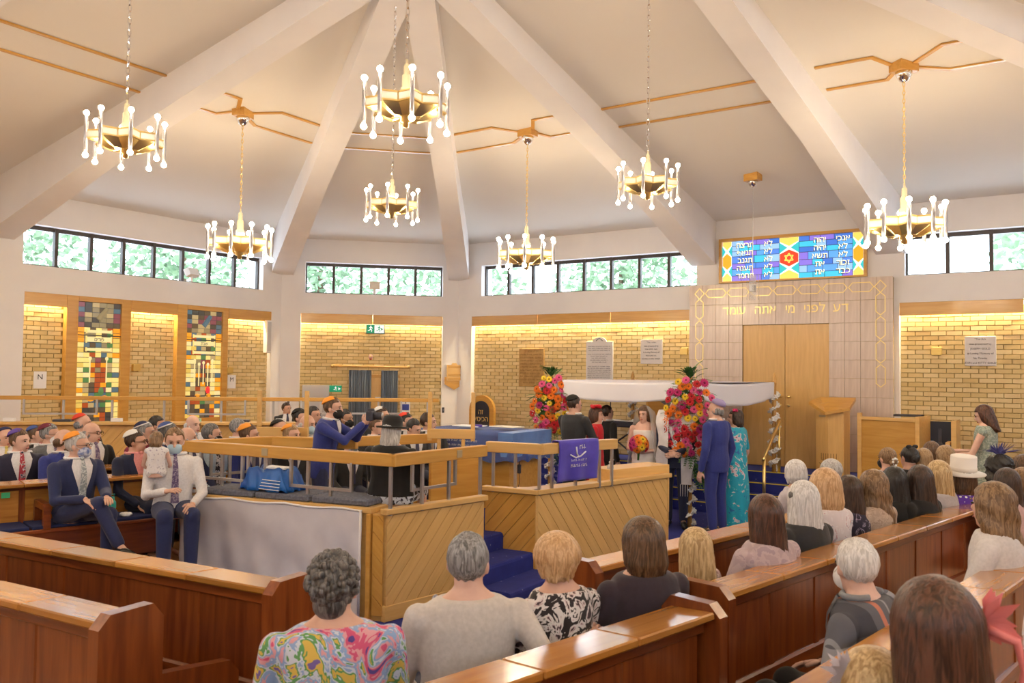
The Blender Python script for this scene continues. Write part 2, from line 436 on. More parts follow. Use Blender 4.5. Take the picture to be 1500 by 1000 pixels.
# ---- ark
ark = empty('ark_surround', (0, 0, 0)); tag(ark, 'pink marble tiled ark surround with gold inlaid border and double oak doors', 'ark')
AX0, AX1, AZ0, AZ1, AY = -1.83, 1.65, .60, 3.82, 9.87
DX0, DX1, DZ1 = -.83, .65, 3.07
MB().box(AX0+.01, DX0, AY+.015, 9.985, AZ0, AZ1-.01).box(DX1, AX1-.01, AY+.015, 9.985, AZ0, AZ1-.01).box(DX0, DX1, AY+.015, 9.985, DZ1, AZ1-.01).build('tile_backing', MORTAR, ark)
colsx = [AX0+i*(DX0-AX0)/4 for i in range(5)] + [DX0+(i+1)*(DX1-DX0)/5 for i in range(5)] + [DX1+(i+1)*(AX1-DX1)/4 for i in range(4)]
rowz = [DZ1+(AZ1-DZ1)/2*2, DZ1+(AZ1-DZ1)/2, DZ1]
while rowz[-1]-.3125 > AZ0-.01: rowz.append(rowz[-1]-(DZ1-AZ0)/8)
for i in range(len(colsx)-1):
    for k in range(len(rowz)-1):
        a, b = colsx[i], colsx[i+1]; z1, z0 = rowz[k], rowz[k+1]
        if a > DX0-.01 and b < DX1+.01 and z1 <= DZ1+.01: continue
        board('tile', b-a-.004, .02, z1-z0-.004, ((a+b)/2, AY+.005, (z0+z1)/2), MARB, ark, b=.0015)
for k, (a, b) in enumerate(((DX0, (DX0+DX1)/2), ((DX0+DX1)/2, DX1))):
    dr = inst(bev_box(b-a-.008, .05, DZ1-AZ0-.01, OAKPZ, .003), 'door', ((a+b)/2, AY+.06, (AZ0+DZ1)/2), parent=ark)
    sg = 1 if k == 0 else -1
    for zz in (.20, .05):
        h = MB(); h.lathe([(.022,0),(.022,.008),(.01,.012),(.01,.04),(.024,.05),(.026,.06),(.018,.07)], 10, Mx((sg*((b-a)/2-.075), -.025, -.22+zz), rot=(R(90),0,0)))
        h.build('handle', BRASS, dr, True)
    if k == 0: MB().lathe([(.02,0),(.02,.006),(.0,.008)], 10, Mx(((b-a)/2-.09, -.026, -.52), rot=(R(90),0,0))).build('lock', BRASS, dr)
gb = MB()
def gl(p, q, w_=.012):
    d = Vector((q[0]-p[0], 0, q[1]-p[1])); L = d.length; a = math.atan2(d.z, d.x)
    gb.box(-L/2-.004, L/2+.004, -.004, .004, -w_/2, w_/2, Matrix.Translation(((p[0]+q[0])/2, AY-.008, (p[1]+q[1])/2)) @ Matrix.Rotation(-a, 4, 'Y'))
def chain_hex(x0, x1, z0, z1, n, horiz=True):
    L = ((x1-x0) if horiz else (z1-z0))/n; t = .055
    for i in range(n):
        if horiz:
            a, b = x0+i*L, x0+(i+1)*L; zm = (z0+z1)/2
            pts = [(a+t*.2,zm),(a+t*1.3,z1),(b-t*1.3,z1),(b-t*.2,zm),(b-t*1.3,z0),(a+t*1.3,z0)]
        else:
            a, b = z0+i*L, z0+(i+1)*L; xm = (x0+x1)/2
            pts = [(xm,a+t*.2),(x1,a+t*1.3),(x1,b-t*1.3),(xm,b-t*.2),(x0,b-t*1.3),(x0,a+t*1.3)]
        for p, q in zip(pts, pts[1:]+pts[:1]): gl(p, q)
chain_hex(-1.53, 1.37, 3.585, 3.735, 7)
chain_hex(-1.70, -1.56, 2.0, 3.57, 4, False); chain_hex(1.39, 1.53, 2.0, 3.57, 4, False)
for cx in (-1.63, 1.46):
    pts = [(cx-.09,3.66),(cx,3.76),(cx+.09,3.66),(cx,3.56)]
    for p, q in zip(pts, pts[1:]+pts[:1]): gl(p, q)
gb.build('gold_border', GOLD, ark)
for wd, xx in (('דע', .84), ('לפני', .42), ('מי', .01), ('אתה', -.42), ('עומד', -.98)): text(wd[::-1], .215, GOLD, 'inscription', ark, (xx, AY-.008, 3.33), bold=.002)
# ---- ark platform, steps
pf = MB().box(-5.2, 3.4, 8.9, 10.02, 0, .6)
for k in range(3): pf.box(-5.2, 2.4, 8.9-.30*(3-k)+0, 8.9, 0, .15*(k+1))
plat = pf.build('floor_platform', NAVYC, fl)
YEL = mat('yellow_nosing', (.75,.60,.04), .5)
for k in range(4): board('nosing', 5.5, .045, .012, (-.35, 8.925-.30*(4-k)+.3, .15*(k+1)+.004), YEL, plat, b=.002)
board('skirting', 1.6, .03, .1, (2.45, 8.885, .55), OAK, plat)
def sgm(name, c, s=.50):  # stained glass pieces glow by emission, as if lit from behind
    M = mat('glass_'+name, tuple(x*.8 for x in c), .15, emit=c, es=s); return M
# ---- stained glass over the ark
sg = empty('stained_glass_window', (0, 9.98, 0)); tag(sg, 'blue stained glass window with Hebrew commandments and a red star above the ark', 'stained glass')
SX0, SX1, SZ0, SZ1 = -1.24, 1.19, 3.87, 4.60
fr = MB(); t = .05
fr.box(SX0-t, SX1+t, -.06, .02, SZ1, SZ1+t).box(SX0-t, SX1+t, -.06, .02, SZ0-.03, SZ0).box(SX0-t, SX0, -.06, .02, SZ0, SZ1).box(SX1, SX1+t, -.06, .02, SZ0, SZ1)
fr.build('window_frame', OAK, sg)
for xa, xb in ((SX0, SX0+.18), (SX1-.18, SX1), (-.21, .13)): MB().box(xa+.004, xb-.004, -.006, 0, SZ0+.004, SZ1-.004).build('pane', sgm('white', (.85,.85,.75)), sg)
MB().box(SX0, SX1, .0, .012, SZ0, SZ1).build('lead_backing', mat('lead', (.04,.04,.05), .6), sg)
BLUES = [sgm('blue%d' % i, c) for i, c in enumerate([(.08,.22,.72),(.10,.34,.82),(.05,.16,.60),(.28,.50,.88),(.22,.16,.66),(.05,.50,.76)])]
SGY, SGO, SGW, SGT, SGR = sgm('yellow', (.95,.62,.12)), sgm('amber', (.85,.36,.02)), sgm('white', (.85,.85,.75)), sgm('teal', (.03,.48,.55)), sgm('red', (.72,.05,.02))
def pane(x0, x1, z0, z1, m_, dy=0.0, g=.005):
    return MB().box(x0+g, x1-g, -.012-dy, 0, z0+g, z1-g).build('pane', m_, sg)
def poly_pane(pts, m_, dy=.0, parent=None, nm='pane', th=.012):
    return MB().prism(pts, 0, th+dy, Matrix.Rotation(R(90), 4, 'X')).build(nm, m_, parent or sg)
H_ = SZ1-SZ0
for (a, b) in ((SX0+.18, -.21), (.13, SX1-.18)):
    rng = random.Random(3 if a < 0 else 5); z = SZ0
    for hh in (.10,.12,.10,.13,.09,.10,.09):
        x = a
        while x < b-.01:
            w_ = min(rng.uniform(.13,.30), b-x)
            if b-(x+w_) < .08: w_ = b-x
            pane(x, x+w_, z, z+hh*H_/.73, rng.choice(BLUES)); x += w_
        z += hh*H_/.73
def hexcol(a, b, mid):
    m_ = (a+b)/2; h = H_/2
    for k in range(3):
        zc = SZ0+k*h; z0, z1 = max(SZ0, zc-h*.36), min(SZ1, zc+h*.36)
        w2 = (b-a)/2-.012
        if k == 1: pts = [(m_,zc-h*.40),(m_+w2,zc-h*.2),(m_+w2,zc+h*.2),(m_,zc+h*.40),(m_-w2,zc+h*.2),(m_-w2,zc-h*.2)]
        elif k == 0: pts = [(m_-w2,SZ0+.006),(m_+w2,SZ0+.006),(m_+w2,zc+h*.2),(m_,zc+h*.42),(m_-w2,zc+h*.2)]
        else: pts = [(m_-w2,SZ1-.006),(m_-w2,zc-h*.2),(m_,zc-h*.42),(m_+w2,zc-h*.2),(m_+w2,SZ1-.006)]
        poly_pane(pts, (SGR if mid else SGO) if k == 1 else SGY)
    for zc in (SZ0+h*.5, SZ0+h*1.5):
        for s_ in (-1, 1):
            poly_pane([(m_+s_*(b-a)*.49, zc-h*.26), (m_+s_*(b-a)*.49, zc+h*.26), (m_+s_*.03, zc)], SGT)
hexcol(SX0, SX0+.18, False); hexcol(SX1-.18, SX1, False); hexcol(-.21, .13, True)
st = MB()
for a0 in (90, 270):
    tri = [(-.04+.085*math.cos(R(a0+120*i)), SZ0+H_/2+.085*math.sin(R(a0+120*i))) for i in range(3)]
    for p, q in zip(tri, tri[1:]+tri[:1]):
        d = Vector((q[0]-p[0], 0, q[1]-p[1])); an = math.atan2(d.z, d.x)
        st.box(-d.length/2, d.length/2, -.02, -.013, -.008, .008, Matrix.Translation(((p[0]+q[0])/2, 0, (p[1]+q[1])/2)) @ Matrix.Rotation(-an, 4, 'Y'))
st.build('star', SGY, sg)
LEADM = mat('lead', (.04,.04,.05), .6)
LET = sgm('letter', (.95,.86,.50), .75)
for (x, rows) in ((-.40, ['לא','לא','לא','לא','לא']), (-.82, ['תרצח','תנאף','תגנב','תענה','תחמד']), (.86, ['אנכי','לא','לא','זכור','כבד']), (.48, ['יהוה','יהיה','תשא','את','את'])):
    for k, wd in enumerate(rows):
        text(wd[::-1], .135, LEADM, 'letter_shadow', sg, (x-.010, -.0135, SZ1-.085-k*.138-.012)); text(wd[::-1], .135, LET, 'lettering', sg, (x, -.018, SZ1-.085-k*.138))
# ---- eternal lamp
el = empty('eternal_lamp', (-.05, 7.98, 0)); tag(el, 'clear square eternal lamp hanging before the ark on a thin chain', 'lamp')
MB().prism([(-.13,-.05),(.1,-.11),(.13,.05),(-.1,.11)], ceil_z(-.05,7.98)-.10, ceil_z(-.05,7.98)+.02).build('mount_block', OAK, el)
MB().lathe([(.015,-.11),(.05,-.09),(.075,-.04),(.08,0)], 14, Mx((0,0,ceil_z(0,7.98)-.09))).build('canopy', CHROME, el, True)
MB().tube([(0,0,3.74),(0,0,ceil_z(0,7.98)-.18)], .006, 6).build('chain', STEEL, el)
ACR = mat('clear_acrylic', (.95,.95,.97), .05, trans=.85)
for k in range(4):
    an = R(90*k+20)
    MB().box(-.05,.05,-.006,.006,3.35,3.73, Mx((.085*math.cos(an), .085*math.sin(an), 0), an+R(90))).build('plate', ACR, el)
MB().box(-.04,.04,-.04,.04,3.48,3.58).build('lamp_holder', STEEL, el)
MB().ball((0,0,3.54), .03).build('bulb', mat('dim_bulb', (1,.9,.8), .4, emit=(1,.7,.4), es=3), el)
# ---- plaques etc. on the north wall
NB = 10.0+BRY-.02                                # brick face
def plaque(name, label, cat, x0, x1, z0, z1, m_, lines, tsz, tm, ls=1.0, top=False, side=0, dist=NB, d=.03, talign='CENTER', tz=None):
    o = empty(name, tuple(Matrix.Rotation(side, 4, 'Z') @ Vector(((x0+x1)/2, dist-.003, z0))), side); tag(o, label, cat)
    w2 = (x1-x0)/2
    board('panel', x1-x0, d, z1-z0, (0, -d/2, (z1-z0)/2), m_, o)
    if lines: text(lines, tsz, tm, 'lettering', o, (0, -d-.002, tz if tz is not None else (z1-z0)/2), line=ls, ext=.001, align=talign)
    return o
BRONZE = noisy('bronze_plaque', (.42,.24,.07), (.55,.33,.11), 8, .5)
hb_ = plaque('hebrew_plaque', 'tan plaque with raised Hebrew lines on the brick wall', 'plaque', -5.73, -5.11, 1.88, 2.68, BRONZE, None, 0, None)
BRD = mat('bronze_dark', (.26,.13,.03), .5)
text(heb('מודים אנחנו לך'), .062, BRD, 'lettering', hb_, (0,-.032,.745))
for k in range(10): strokes(hb_, 0, -.031, .675-.066*k, .54 if k < 9 else .40, .040, 50+k, BRD)
p_ = plaque('memorial_tablet', 'tall white stone tablet with crest and many text lines', 'plaque', -4.11, -3.51, 1.95, 2.81, STONE, None, 0, None)
for k, (zz, ww) in enumerate(((.765,.50),(.725,.52),(.685,.48),(.610,.52),(.570,.38),(.530,.34),(.490,.40),(.450,.32),(.365,.50),(.327,.52),(.290,.52),(.252,.52),(.215,.52),(.178,.52),(.140,.52))): strokes(p_, 0, -.031, zz, ww, .022, 80+k, INK)
MB().prism([(.15*math.cos(R(a)), .09*math.sin(R(a))) for a in range(0, 181, 20)], 0, .03, Mx((0, 0, .86), rot=(R(90),0,0))).build('crest', STONE, p_)
MB().tube([(-.07,-.032,.875),(-.04,-.032,.91),(0,-.032,.925),(.04,-.032,.91),(.07,-.032,.875)], .008, 6).build('crest_mark', INK, p_)
board('base_step', .8, .05, .12, (0, -.02, .02), STONE, p_)
dq = plaque('dedication_plaque', 'square pale dedication plaque near the ark, left of it', 'plaque', -2.91, -2.46, 2.37, 2.84, STONE, None, 0, None)
text('"The', .042, INK, 'lettering', dq, (-.06,-.032,.415), ext=.001); strokes(dq, .05, -.031, .415, .11, .026, 101, INK)
text('was presented by', .042, INK, 'lettering', dq, (0,-.032,.345), ext=.001); strokes(dq, 0, -.031, .285, .26, .028, 102, INK)
text('in Loving Memory of', .040, INK, 'lettering', dq, (0,-.032,.225), ext=.001); strokes(dq, 0, -.031, .160, .22, .026, 103, INK); strokes(dq, 0, -.031, .100, .38, .030, 104, INK)
plaque('dedication_plaque', 'square pale dedication plaque on the wall behind the woman filming', 'plaque', 2.65, 3.08, 2.37, 2.83, STONE, '"The Ark\nwas presented by\nJOSEPH GOLD\nin Loving Memory of\nhis Parents\nLEON and KITTY GOLD"', .043, INK, 1.72)
BOXB = mat('brass_box', (.66,.46,.14), .35, .5)
def wbox(label, u, z, side, dist, w_=.14, h=.12):
    c = Matrix.Rotation(side, 4, 'Z') @ Vector((u, dist, z))
    o = empty('wall_light_box', c, side); tag(o, label, 'wall box', 'small brass wall boxes')
    board('backplate', w_+.01, .012, h+.01, (0,-.006,0), BOXB, o); MB().prism([(-w_/2,0),(w_/2,0),(w_/2,-.05),(-w_/2,-.05)], -h/2, h/2, Mx((0,-.01,0))).build('cover', BOXB, o)
wbox('small brass box on brick beside the ark, left side', -2.02, 2.61, 0, NB)
wbox('small brass box on brick beside the ark, right side', 2.25, 2.60, 0, NB)
wbox('small brass box on brick low behind the flowers', -4.75, 1.95, 0, NB)
wbox('small brass box on brick between the stained glass panels', 4.05, 2.18, R(90), NB)
wbox('small brass box on brick above the letter M', 6.08, 2.14, R(90), NB)
# arched seat of honour at the left end of the north wall
ch = empty('arched_chair', (-6.38, 9.72, TZ)); tag(ch, 'round-topped oak chair with dark panel and gold Hebrew words by the pillar', 'chair')
arc = lambda r, cz, n=14: [(r*math.cos(math.pi*i/n), cz+r*math.sin(math.pi*i/n)) for i in range(n+1)]
MB().prism([(.32,0)]+arc(.32,1.06)+[(-.32,0)], 0, .08, Mx(rot=(R(90),0,0))).build('back', OAK, ch)
MB().prism([(.21,.5)]+arc(.21,1.05)+[(-.21,.5)], .08, .095, Mx(rot=(R(90),0,0))).build('back_panel', mat('navy_leather', (.015,.02,.04), .45), ch)
text(heb('זה\nהכיסא'), .15, GOLD, 'lettering', ch, (0,-.098,.95), ext=.001)
board('seat', .64, .5, .08, (0,-.33,.42), OAK, ch)
for sx in (-1, 1):
    board('arm', .07, .5, .06, (sx*.3,-.33,.66), OAK, ch)
    for yy in (-.12,-.55): board('leg', .06, .06, .64, (sx*.29,yy,.32), OAK, ch)
# ---- northwest bay: curtains, signs
NWR = R(45); NWD = CD+BRY-.02
def nw(u, o, z): return Matrix.Rotation(NWR, 4, 'Z') @ Vector((u, NWD+o, z))
door = empty('door_1', nw(.14, 0, 0), NWR); door['kind'] = 'structure'
board('door_leaf', .9, .03, 2.02, (0,-.02,1.01), OAKPZ, door); board('door_head', 1.0, .05, .06, (0,-.03,2.05), OAK, door)
board('push_plate', .16, .01, .1, (.05,-.042,1.55), WHITE, door)
CURT = noisy('blue_grey_curtain', (.10,.13,.18), (.24,.28,.34), 30, .9, coords_scale=(1,1,.02))
def curtain(u0, u1, label):
    o = MB(); n = 40; zt, zb = 2.18, .35
    vs = []; fs = []
    for i in range(n+1):
        u = u0+(u1-u0)*i/n
        for z, am in ((zt,.018),(1.4,.03),(zb,.035)):
            vs.append((u+.01*math.sin(i*1.1), -.11-am*math.sin(i*1.35+z*.3), z))
    for i in range(n):
        for k in range(2): fs.append((3*i+k, 3*i+k+1, 3*i+3+k+1, 3*i+3+k))
    o.add(vs, fs); c = o.build('curtain', CURT, None, True, nw(0,0,0), NWR); c.location.z = 0
    md = c.modifiers.new('thick', 'SOLIDIFY'); md.thickness = .008
    tag(c, label, 'curtain', 'blue-grey curtains at the doorway')
curtain(-.46, .02, 'blue-grey curtain left of the oak door, wider one'); curtain(.23, .60, 'blue-grey curtain right of the oak door, narrower one')
cr = empty('curtain_rail', nw(0,0,0), NWR); tag(cr, 'pale wooden curtain rail above the curtained door', 'curtain rail')
MB().tube([(-.8,-.11,2.27),(.8,-.11,2.25)], .024, 10).build('rod', OAKP, cr, True)
for s_ in (-1,1): MB().ball((s_*.82,-.11,2.26), .036).build('finial', OAKP, cr, True)
for s_ in (-.7,.7): MB().box(s_-.015,s_+.015,-.11,0,2.25,2.27).build('bracket', OAKP, cr)
GREEN = mat('sign_green', (.0,.28,.14), .4, emit=(0,.28,.14), es=.25); SWHITE = mat('sign_white', (.85,.88,.9), .4, emit=(.8,.85,.9), es=.35)
ex = empty('exit_sign', nw(.09, -.05, 2.98), NWR); tag(ex, 'green and white illuminated exit sign above the curtain rail', 'sign')
board('case', .40, .07, .20, (0,0,.1), mat('sign_teal', (.05,.22,.24), .4), ex)
MB().box(-.185,-.02,-.042,-.036,.015,.185).build('panel', GREEN, ex); MB().box(-.02,.185,-.042,-.036,.015,.185).build('panel', SWHITE, ex)
def runman(p, x, z, s, m_, y=-.045):
    b = MB(); b.ball((x,y,z+s*.42), (s*.09,.003,s*.09), 8, 5)
    for a, c in (((0,.3),(-.05,.0)),((-.05,.0),(.15,-.15)),((.15,-.15),(.1,-.4)),((-.05,0),(-.2,-.2)),((-.2,-.2),(-.42,-.2)),((0,.28),(.25,.12)),((0,.28),(-.22,.2))):
        b.tube([(x+a[0]*s,y,z+a[1]*s),(x+c[0]*s,y,z+c[1]*s)], s*.055, 5)
    b.build('pictogram', m_, p)
runman(ex, -.10, .10, .15, SWHITE); runman(ex, .08, .10, .15, GREEN)
MB().prism([(0,-.03),(.05,.0),(0,.03)], 0, .003, Mx((.12,-.043,.1), rot=(R(90),0,0))).build('arrow', GREEN, ex)
ex2 = empty('exit_sign', nw(-.76, -.01, 1.70), NWR); tag(ex2, 'small green running-man sign low behind the man filming', 'sign')
board('plate', .30, .01, .14, (0,0,.07), GREEN, ex2); runman(ex2, .02, .07, .10, SWHITE, -.008)
MB().prism([(0,-.03),(.05,.0),(0,.03)], 0, .003, Mx((.08,-.008,.07), rot=(R(90),0,0))).build('arrow', SWHITE, ex2)
ns = empty('notice', nw(.78, -.005, 1.17), NWR); tag(ns, 'white notice with blue square and red lines right of the curtains', 'notice')
board('sheet', .20, .006, .33, (0,0,.165), WHITE, ns, b=.001); MB().box(-.075,.075,-.006,-.003,.14,.27).build('blue_panel', mat('notice_blue', (.05,.08,.42), .6), ns)
MB().box(-.075,.075,-.006,-.003,.065,.10).box(-.075,.075,-.006,-.003,.03,.05).build('red_panel', mat('notice_red', (.6,.08,.05), .6), ns); MB().box(-.012,.012,-.006,-.003,.285,.31).build('hanger', INK, ns)
hm = empty('hamsa_ornament', nw(.0, -.01, 2.40), NWR); tag(hm, 'small pinkish wall ornament above the curtain rail', 'ornament')
MB().ball((0,0,.07), (.045,.012,.06)).build('frame', mat('pink_ceramic', (.62,.36,.34), .4), hm, True); MB().ball((0,-.008,.085), (.022,.01,.025)).build('centre', OAKP, hm, True); MB().ball((0,-.006,.025), (.03,.01,.02)).build('base', mat('red_ceramic', (.5,.12,.08), .4), hm, True)
def pier_board(u, z0, z1, label):
    o = empty('wooden_shield', nw(u, -BRY+.01, z0), NWR); tag(o, label, 'wall plaque')
    h = z1-z0; w_ = .21
    MB().prism([(-w_,.12),(0,0),(w_,.12),(w_,.28),(-w_,.28)], 0, .03, Mx(rot=(R(90),0,0))).build('lower_panel', OAK, o)
    MB().prism([(-w_+.04,.2),(w_-.04,.2),(w_-.04,h-.04),(.07,h-.04),(.04,h),(-.04,h),(-.07,h-.04),(-w_+.04,h-.04)], .015, .045, Mx(rot=(R(90),0,0))).build('upper_panel', OAKP, o)
    for zz in (.22, .30, h-.11): MB().box(-.14,.14,-.05,-.045,zz,zz+.05).build('name_strip', OAK, o)
pier_board(1.83, 1.77, 2.36, 'wooden shield-shaped roll board on the white pillar')
def switch(u, z, label, m_=WHITE, w_=.12, h=.2):
    o = empty('wall_switch', nw(u, -BRY+.015, z), NWR); tag(o, label, 'switch'); board('plate', w_, .02, h, (0,0,0), m_, o, b=.003)
    board('rocker', w_*.4, .01, h*.4, (0,-.014,0), mat('dark_grey', (.15,.15,.16), .5), o, b=.002)
switch(2.2, 1.36, 'pale switch plate on the pillar by the arched chair'); switch(1.60, 1.32, 'black oval switch on the pillar edge', INK, .05, .12); switch(-1.72, 1.5, 'pale switch plate on the pillar by the last brick strip')
# ---- west wall: stained glass panels, letters, speaker
def wwp(u, o, z): return Matrix.Rotation(R(90), 4, 'Z') @ Vector((u, WX+o, z))
SGC = [sgm('w%d' % i, c, .42) for i, c in enumerate([(.62,.44,.10),(.78,.60,.20),(.34,.07,.02),(.10,.07,.04),(.08,.13,.16),(.76,.30,.02),(.08,.18,.06),(.40,.30,.14),(.20,.06,.07),(.74,.62,.30),(.06,.05,.04),(.24,.19,.10)])]
LEAD = mat('lead', (.04,.04,.05), .6)
def sglass(u0, u1, fu0, fu1, label, word, seed):
    rg = random.Random(seed)
    o = empty('stained_glass_panel', wwp((u0+u1)/2, .02, 0), R(90)); tag(o, label, 'stained glass')
    uc = (u0+u1)/2; w_ = (u1-u0)/2; z0, z1 = 1.22, 3.30
    board('frame_board', u0-fu0-.002, .12, 2.79, ((fu0+u0)/2-uc, .05, 2.0), OAK, o, rot=None); board('frame_board', fu1-u1-.002, .12, 2.79, ((fu1+u1)/2-uc, .05, 2.0), OAK, o)
    board('frame_board', u1-u0, .12, .09, (0,.05,3.347), OAK, o); board('frame_board', u1-u0, .14, .62, (0,.05,.91), OAK, o)
    MB().box(-w_, w_, .045, .06, z0, z1).build('lead_backing', LEAD, o)
    def P(a, b, c, d, m_, dy=0.0): MB().box(a+.004, b-.004, .03-dy, .046, c+.004, d-.004).build('pane', m_, o)
    n = 24; rh = (z1-z0)/n
    for k in range(n):
        za, zb = z0+k*rh, z0+(k+1)*rh
        top = k >= n-5
        for s_ in (-1, 1):                      # side borders
            a, b = sorted((s_*w_, s_*(w_-.13)))
            m_ = SGC[rg.choice([3,8,10,4] if top else [0,1,9,1,9,5,0,4])]
            if k in (n-7, n-6): m_ = SGC[5]
            P(a, b, za, zb, m_)
        x = -w_+.13
        cols = 5 if not top else 4
        cw = (2*w_-.26)/cols
        for c in range(cols):
            if top: pool = [3,11,10,8,7,11]
            elif 6 <= k <= 12: pool = [2,8,3,7,2,5,10,11] if c in (1,2,3) else [9,7,6,1]
            elif k <= 2: pool = [3,5,0,10,2,3]
            else: pool = [7,1,0,3,11,6,4,2]
            jit = rg.uniform(-.012,.012)
            P(x+c*cw, x+(c+1)*cw, za, zb, SGC[rg.choice(pool)], .004*rg.random())
    for zc, hh in ((z1-rh*5.8,.05),(z1-rh*7.4,.085),(z1-rh*9.4,.05)):   # cream scroll bands
        MB().box(-w_+.17, w_-.17, .015, .03, zc-hh/2, zc+hh/2).build('scroll', SGC[9], o)
        for s_ in (-1, 1): MB().tube([(s_*(w_-.165),.022,zc-hh*.7),(s_*(w_-.165),.022,zc+hh*.7)], .014, 8).build('scroll_end', SGC[1], o)
    text(word[::-1], .085, LEAD, 'lettering', o, (0,.013,z1-rh*7.4), ext=.001, bold=.003)
    cb_ = MB()                                  # candlesticks
    n_c = 2 if seed == 1 else 5
    for i in range(n_c):
        cx = (-.15+.30*i) if n_c == 2 else (-.2+.1*i); zt = z1-rh*11.2-(.07 if n_c == 5 and i in (1,3) else (.04 if n_c == 5 and i == 2 else 0))
        cb_.ball((cx,.02,zt), (.032,.008,.035), 8, 5); cb_.tube([(cx,.022,zt-.03),(cx,.022,zt-.42)], .011, 6)
    cb_.build('candles', SGC[9], o)
    MB().ball((.06 if seed == 1 else .11,.02,z0+rh*6.2), (.05,.01,.075), 10, 6).build('fruit', SGC[6] if seed == 1 else sgm('ruby', (.55,.02,.02), 1.0), o)
    MB().ball((-.12,.02,z0+rh*4.8), (.07,.01,.05), 10, 6).ball((.13,.02,z0+rh*4.9),(.06,.01,.045),10,6).build('offering', SGC[5], o)
    sc_ = MB(); sc_.tube([(-.02,.02,z1-.30),(.13,.02,z1-.10)], [.05,.04], 8); sc_.build('scroll_figure', SGC[11] if seed == 1 else SGC[4], o)
    for zb_ in (z0+.42, z1-rh*6.6): MB().box(-w_, w_, .012, .05, zb_-.008, zb_+.008).build('saddle_bar', LEAD, o)
sglass(2.92, 3.70, 2.72, 3.88, 'tall dark stained glass panel with scrolls, nearer the letter N', 'פורים', 1)
sglass(5.03, 5.84, 4.82, 5.97, 'tall stained glass panel with five candles, nearer the letter M', 'שבת', 2)
def letter(u0, u1, z0, z1, ch_, label):
    o = empty('letter_sign', wwp((u0+u1)/2, BRY-.025, z0), R(90)); tag(o, label, 'sign')
    board('sheet', u1-u0, .004, z1-z0, (0,0,(z1-z0)/2), WHITE, o, b=.001); text(ch_, .12, INK, 'lettering', o, (0,-.004,(z1-z0)*.66), ext=.001)
letter(2.26, 2.47, 1.82, 2.10, 'N', 'white paper sheet with the letter N on brick'); letter(6.06, 6.26, 1.78, 2.05, 'M', 'white paper sheet with the letter M on brick')
sp = empty('column_speaker', wwp(6.93, -.02, 2.52), R(90)); tag(sp, 'slim white column loudspeaker beside the last brick strip', 'speaker')
board('cabinet', .12, .12, .68, (0,0,.34), WHITE, sp); board('grille', .09, .01, .62, (0,-.062,.34), mat('grille_grey', (.55,.55,.57), .6), sp)
for (u, lab) in ((5.02, 'white floodlight on the sill left of the pillars'),):
    fo = empty('floodlight', wwp(u, -.1, ZB1), R(90)); tag(fo, lab, 'floodlight')
    board('body', .30, .12, .15, (0,0,.17), WHITE, fo, rot=(R(-25),0,R(20))); MB().tube([(0,0,0),(0,0,.12)], .02, 8).build('bracket', WHITE, fo)
fo = empty('floodlight', nw(.05, -BRY-.1, ZB1), NWR); tag(fo, 'white floodlight on the sill of the corner window', 'floodlight')
board('body', .22, .14, .16, (0,0,.19), mat('cream_plastic', (.75,.68,.58), .5), fo); MB().tube([(0,0,0),(0,0,.12)], .03, 8).build('bracket', WHITE, fo)
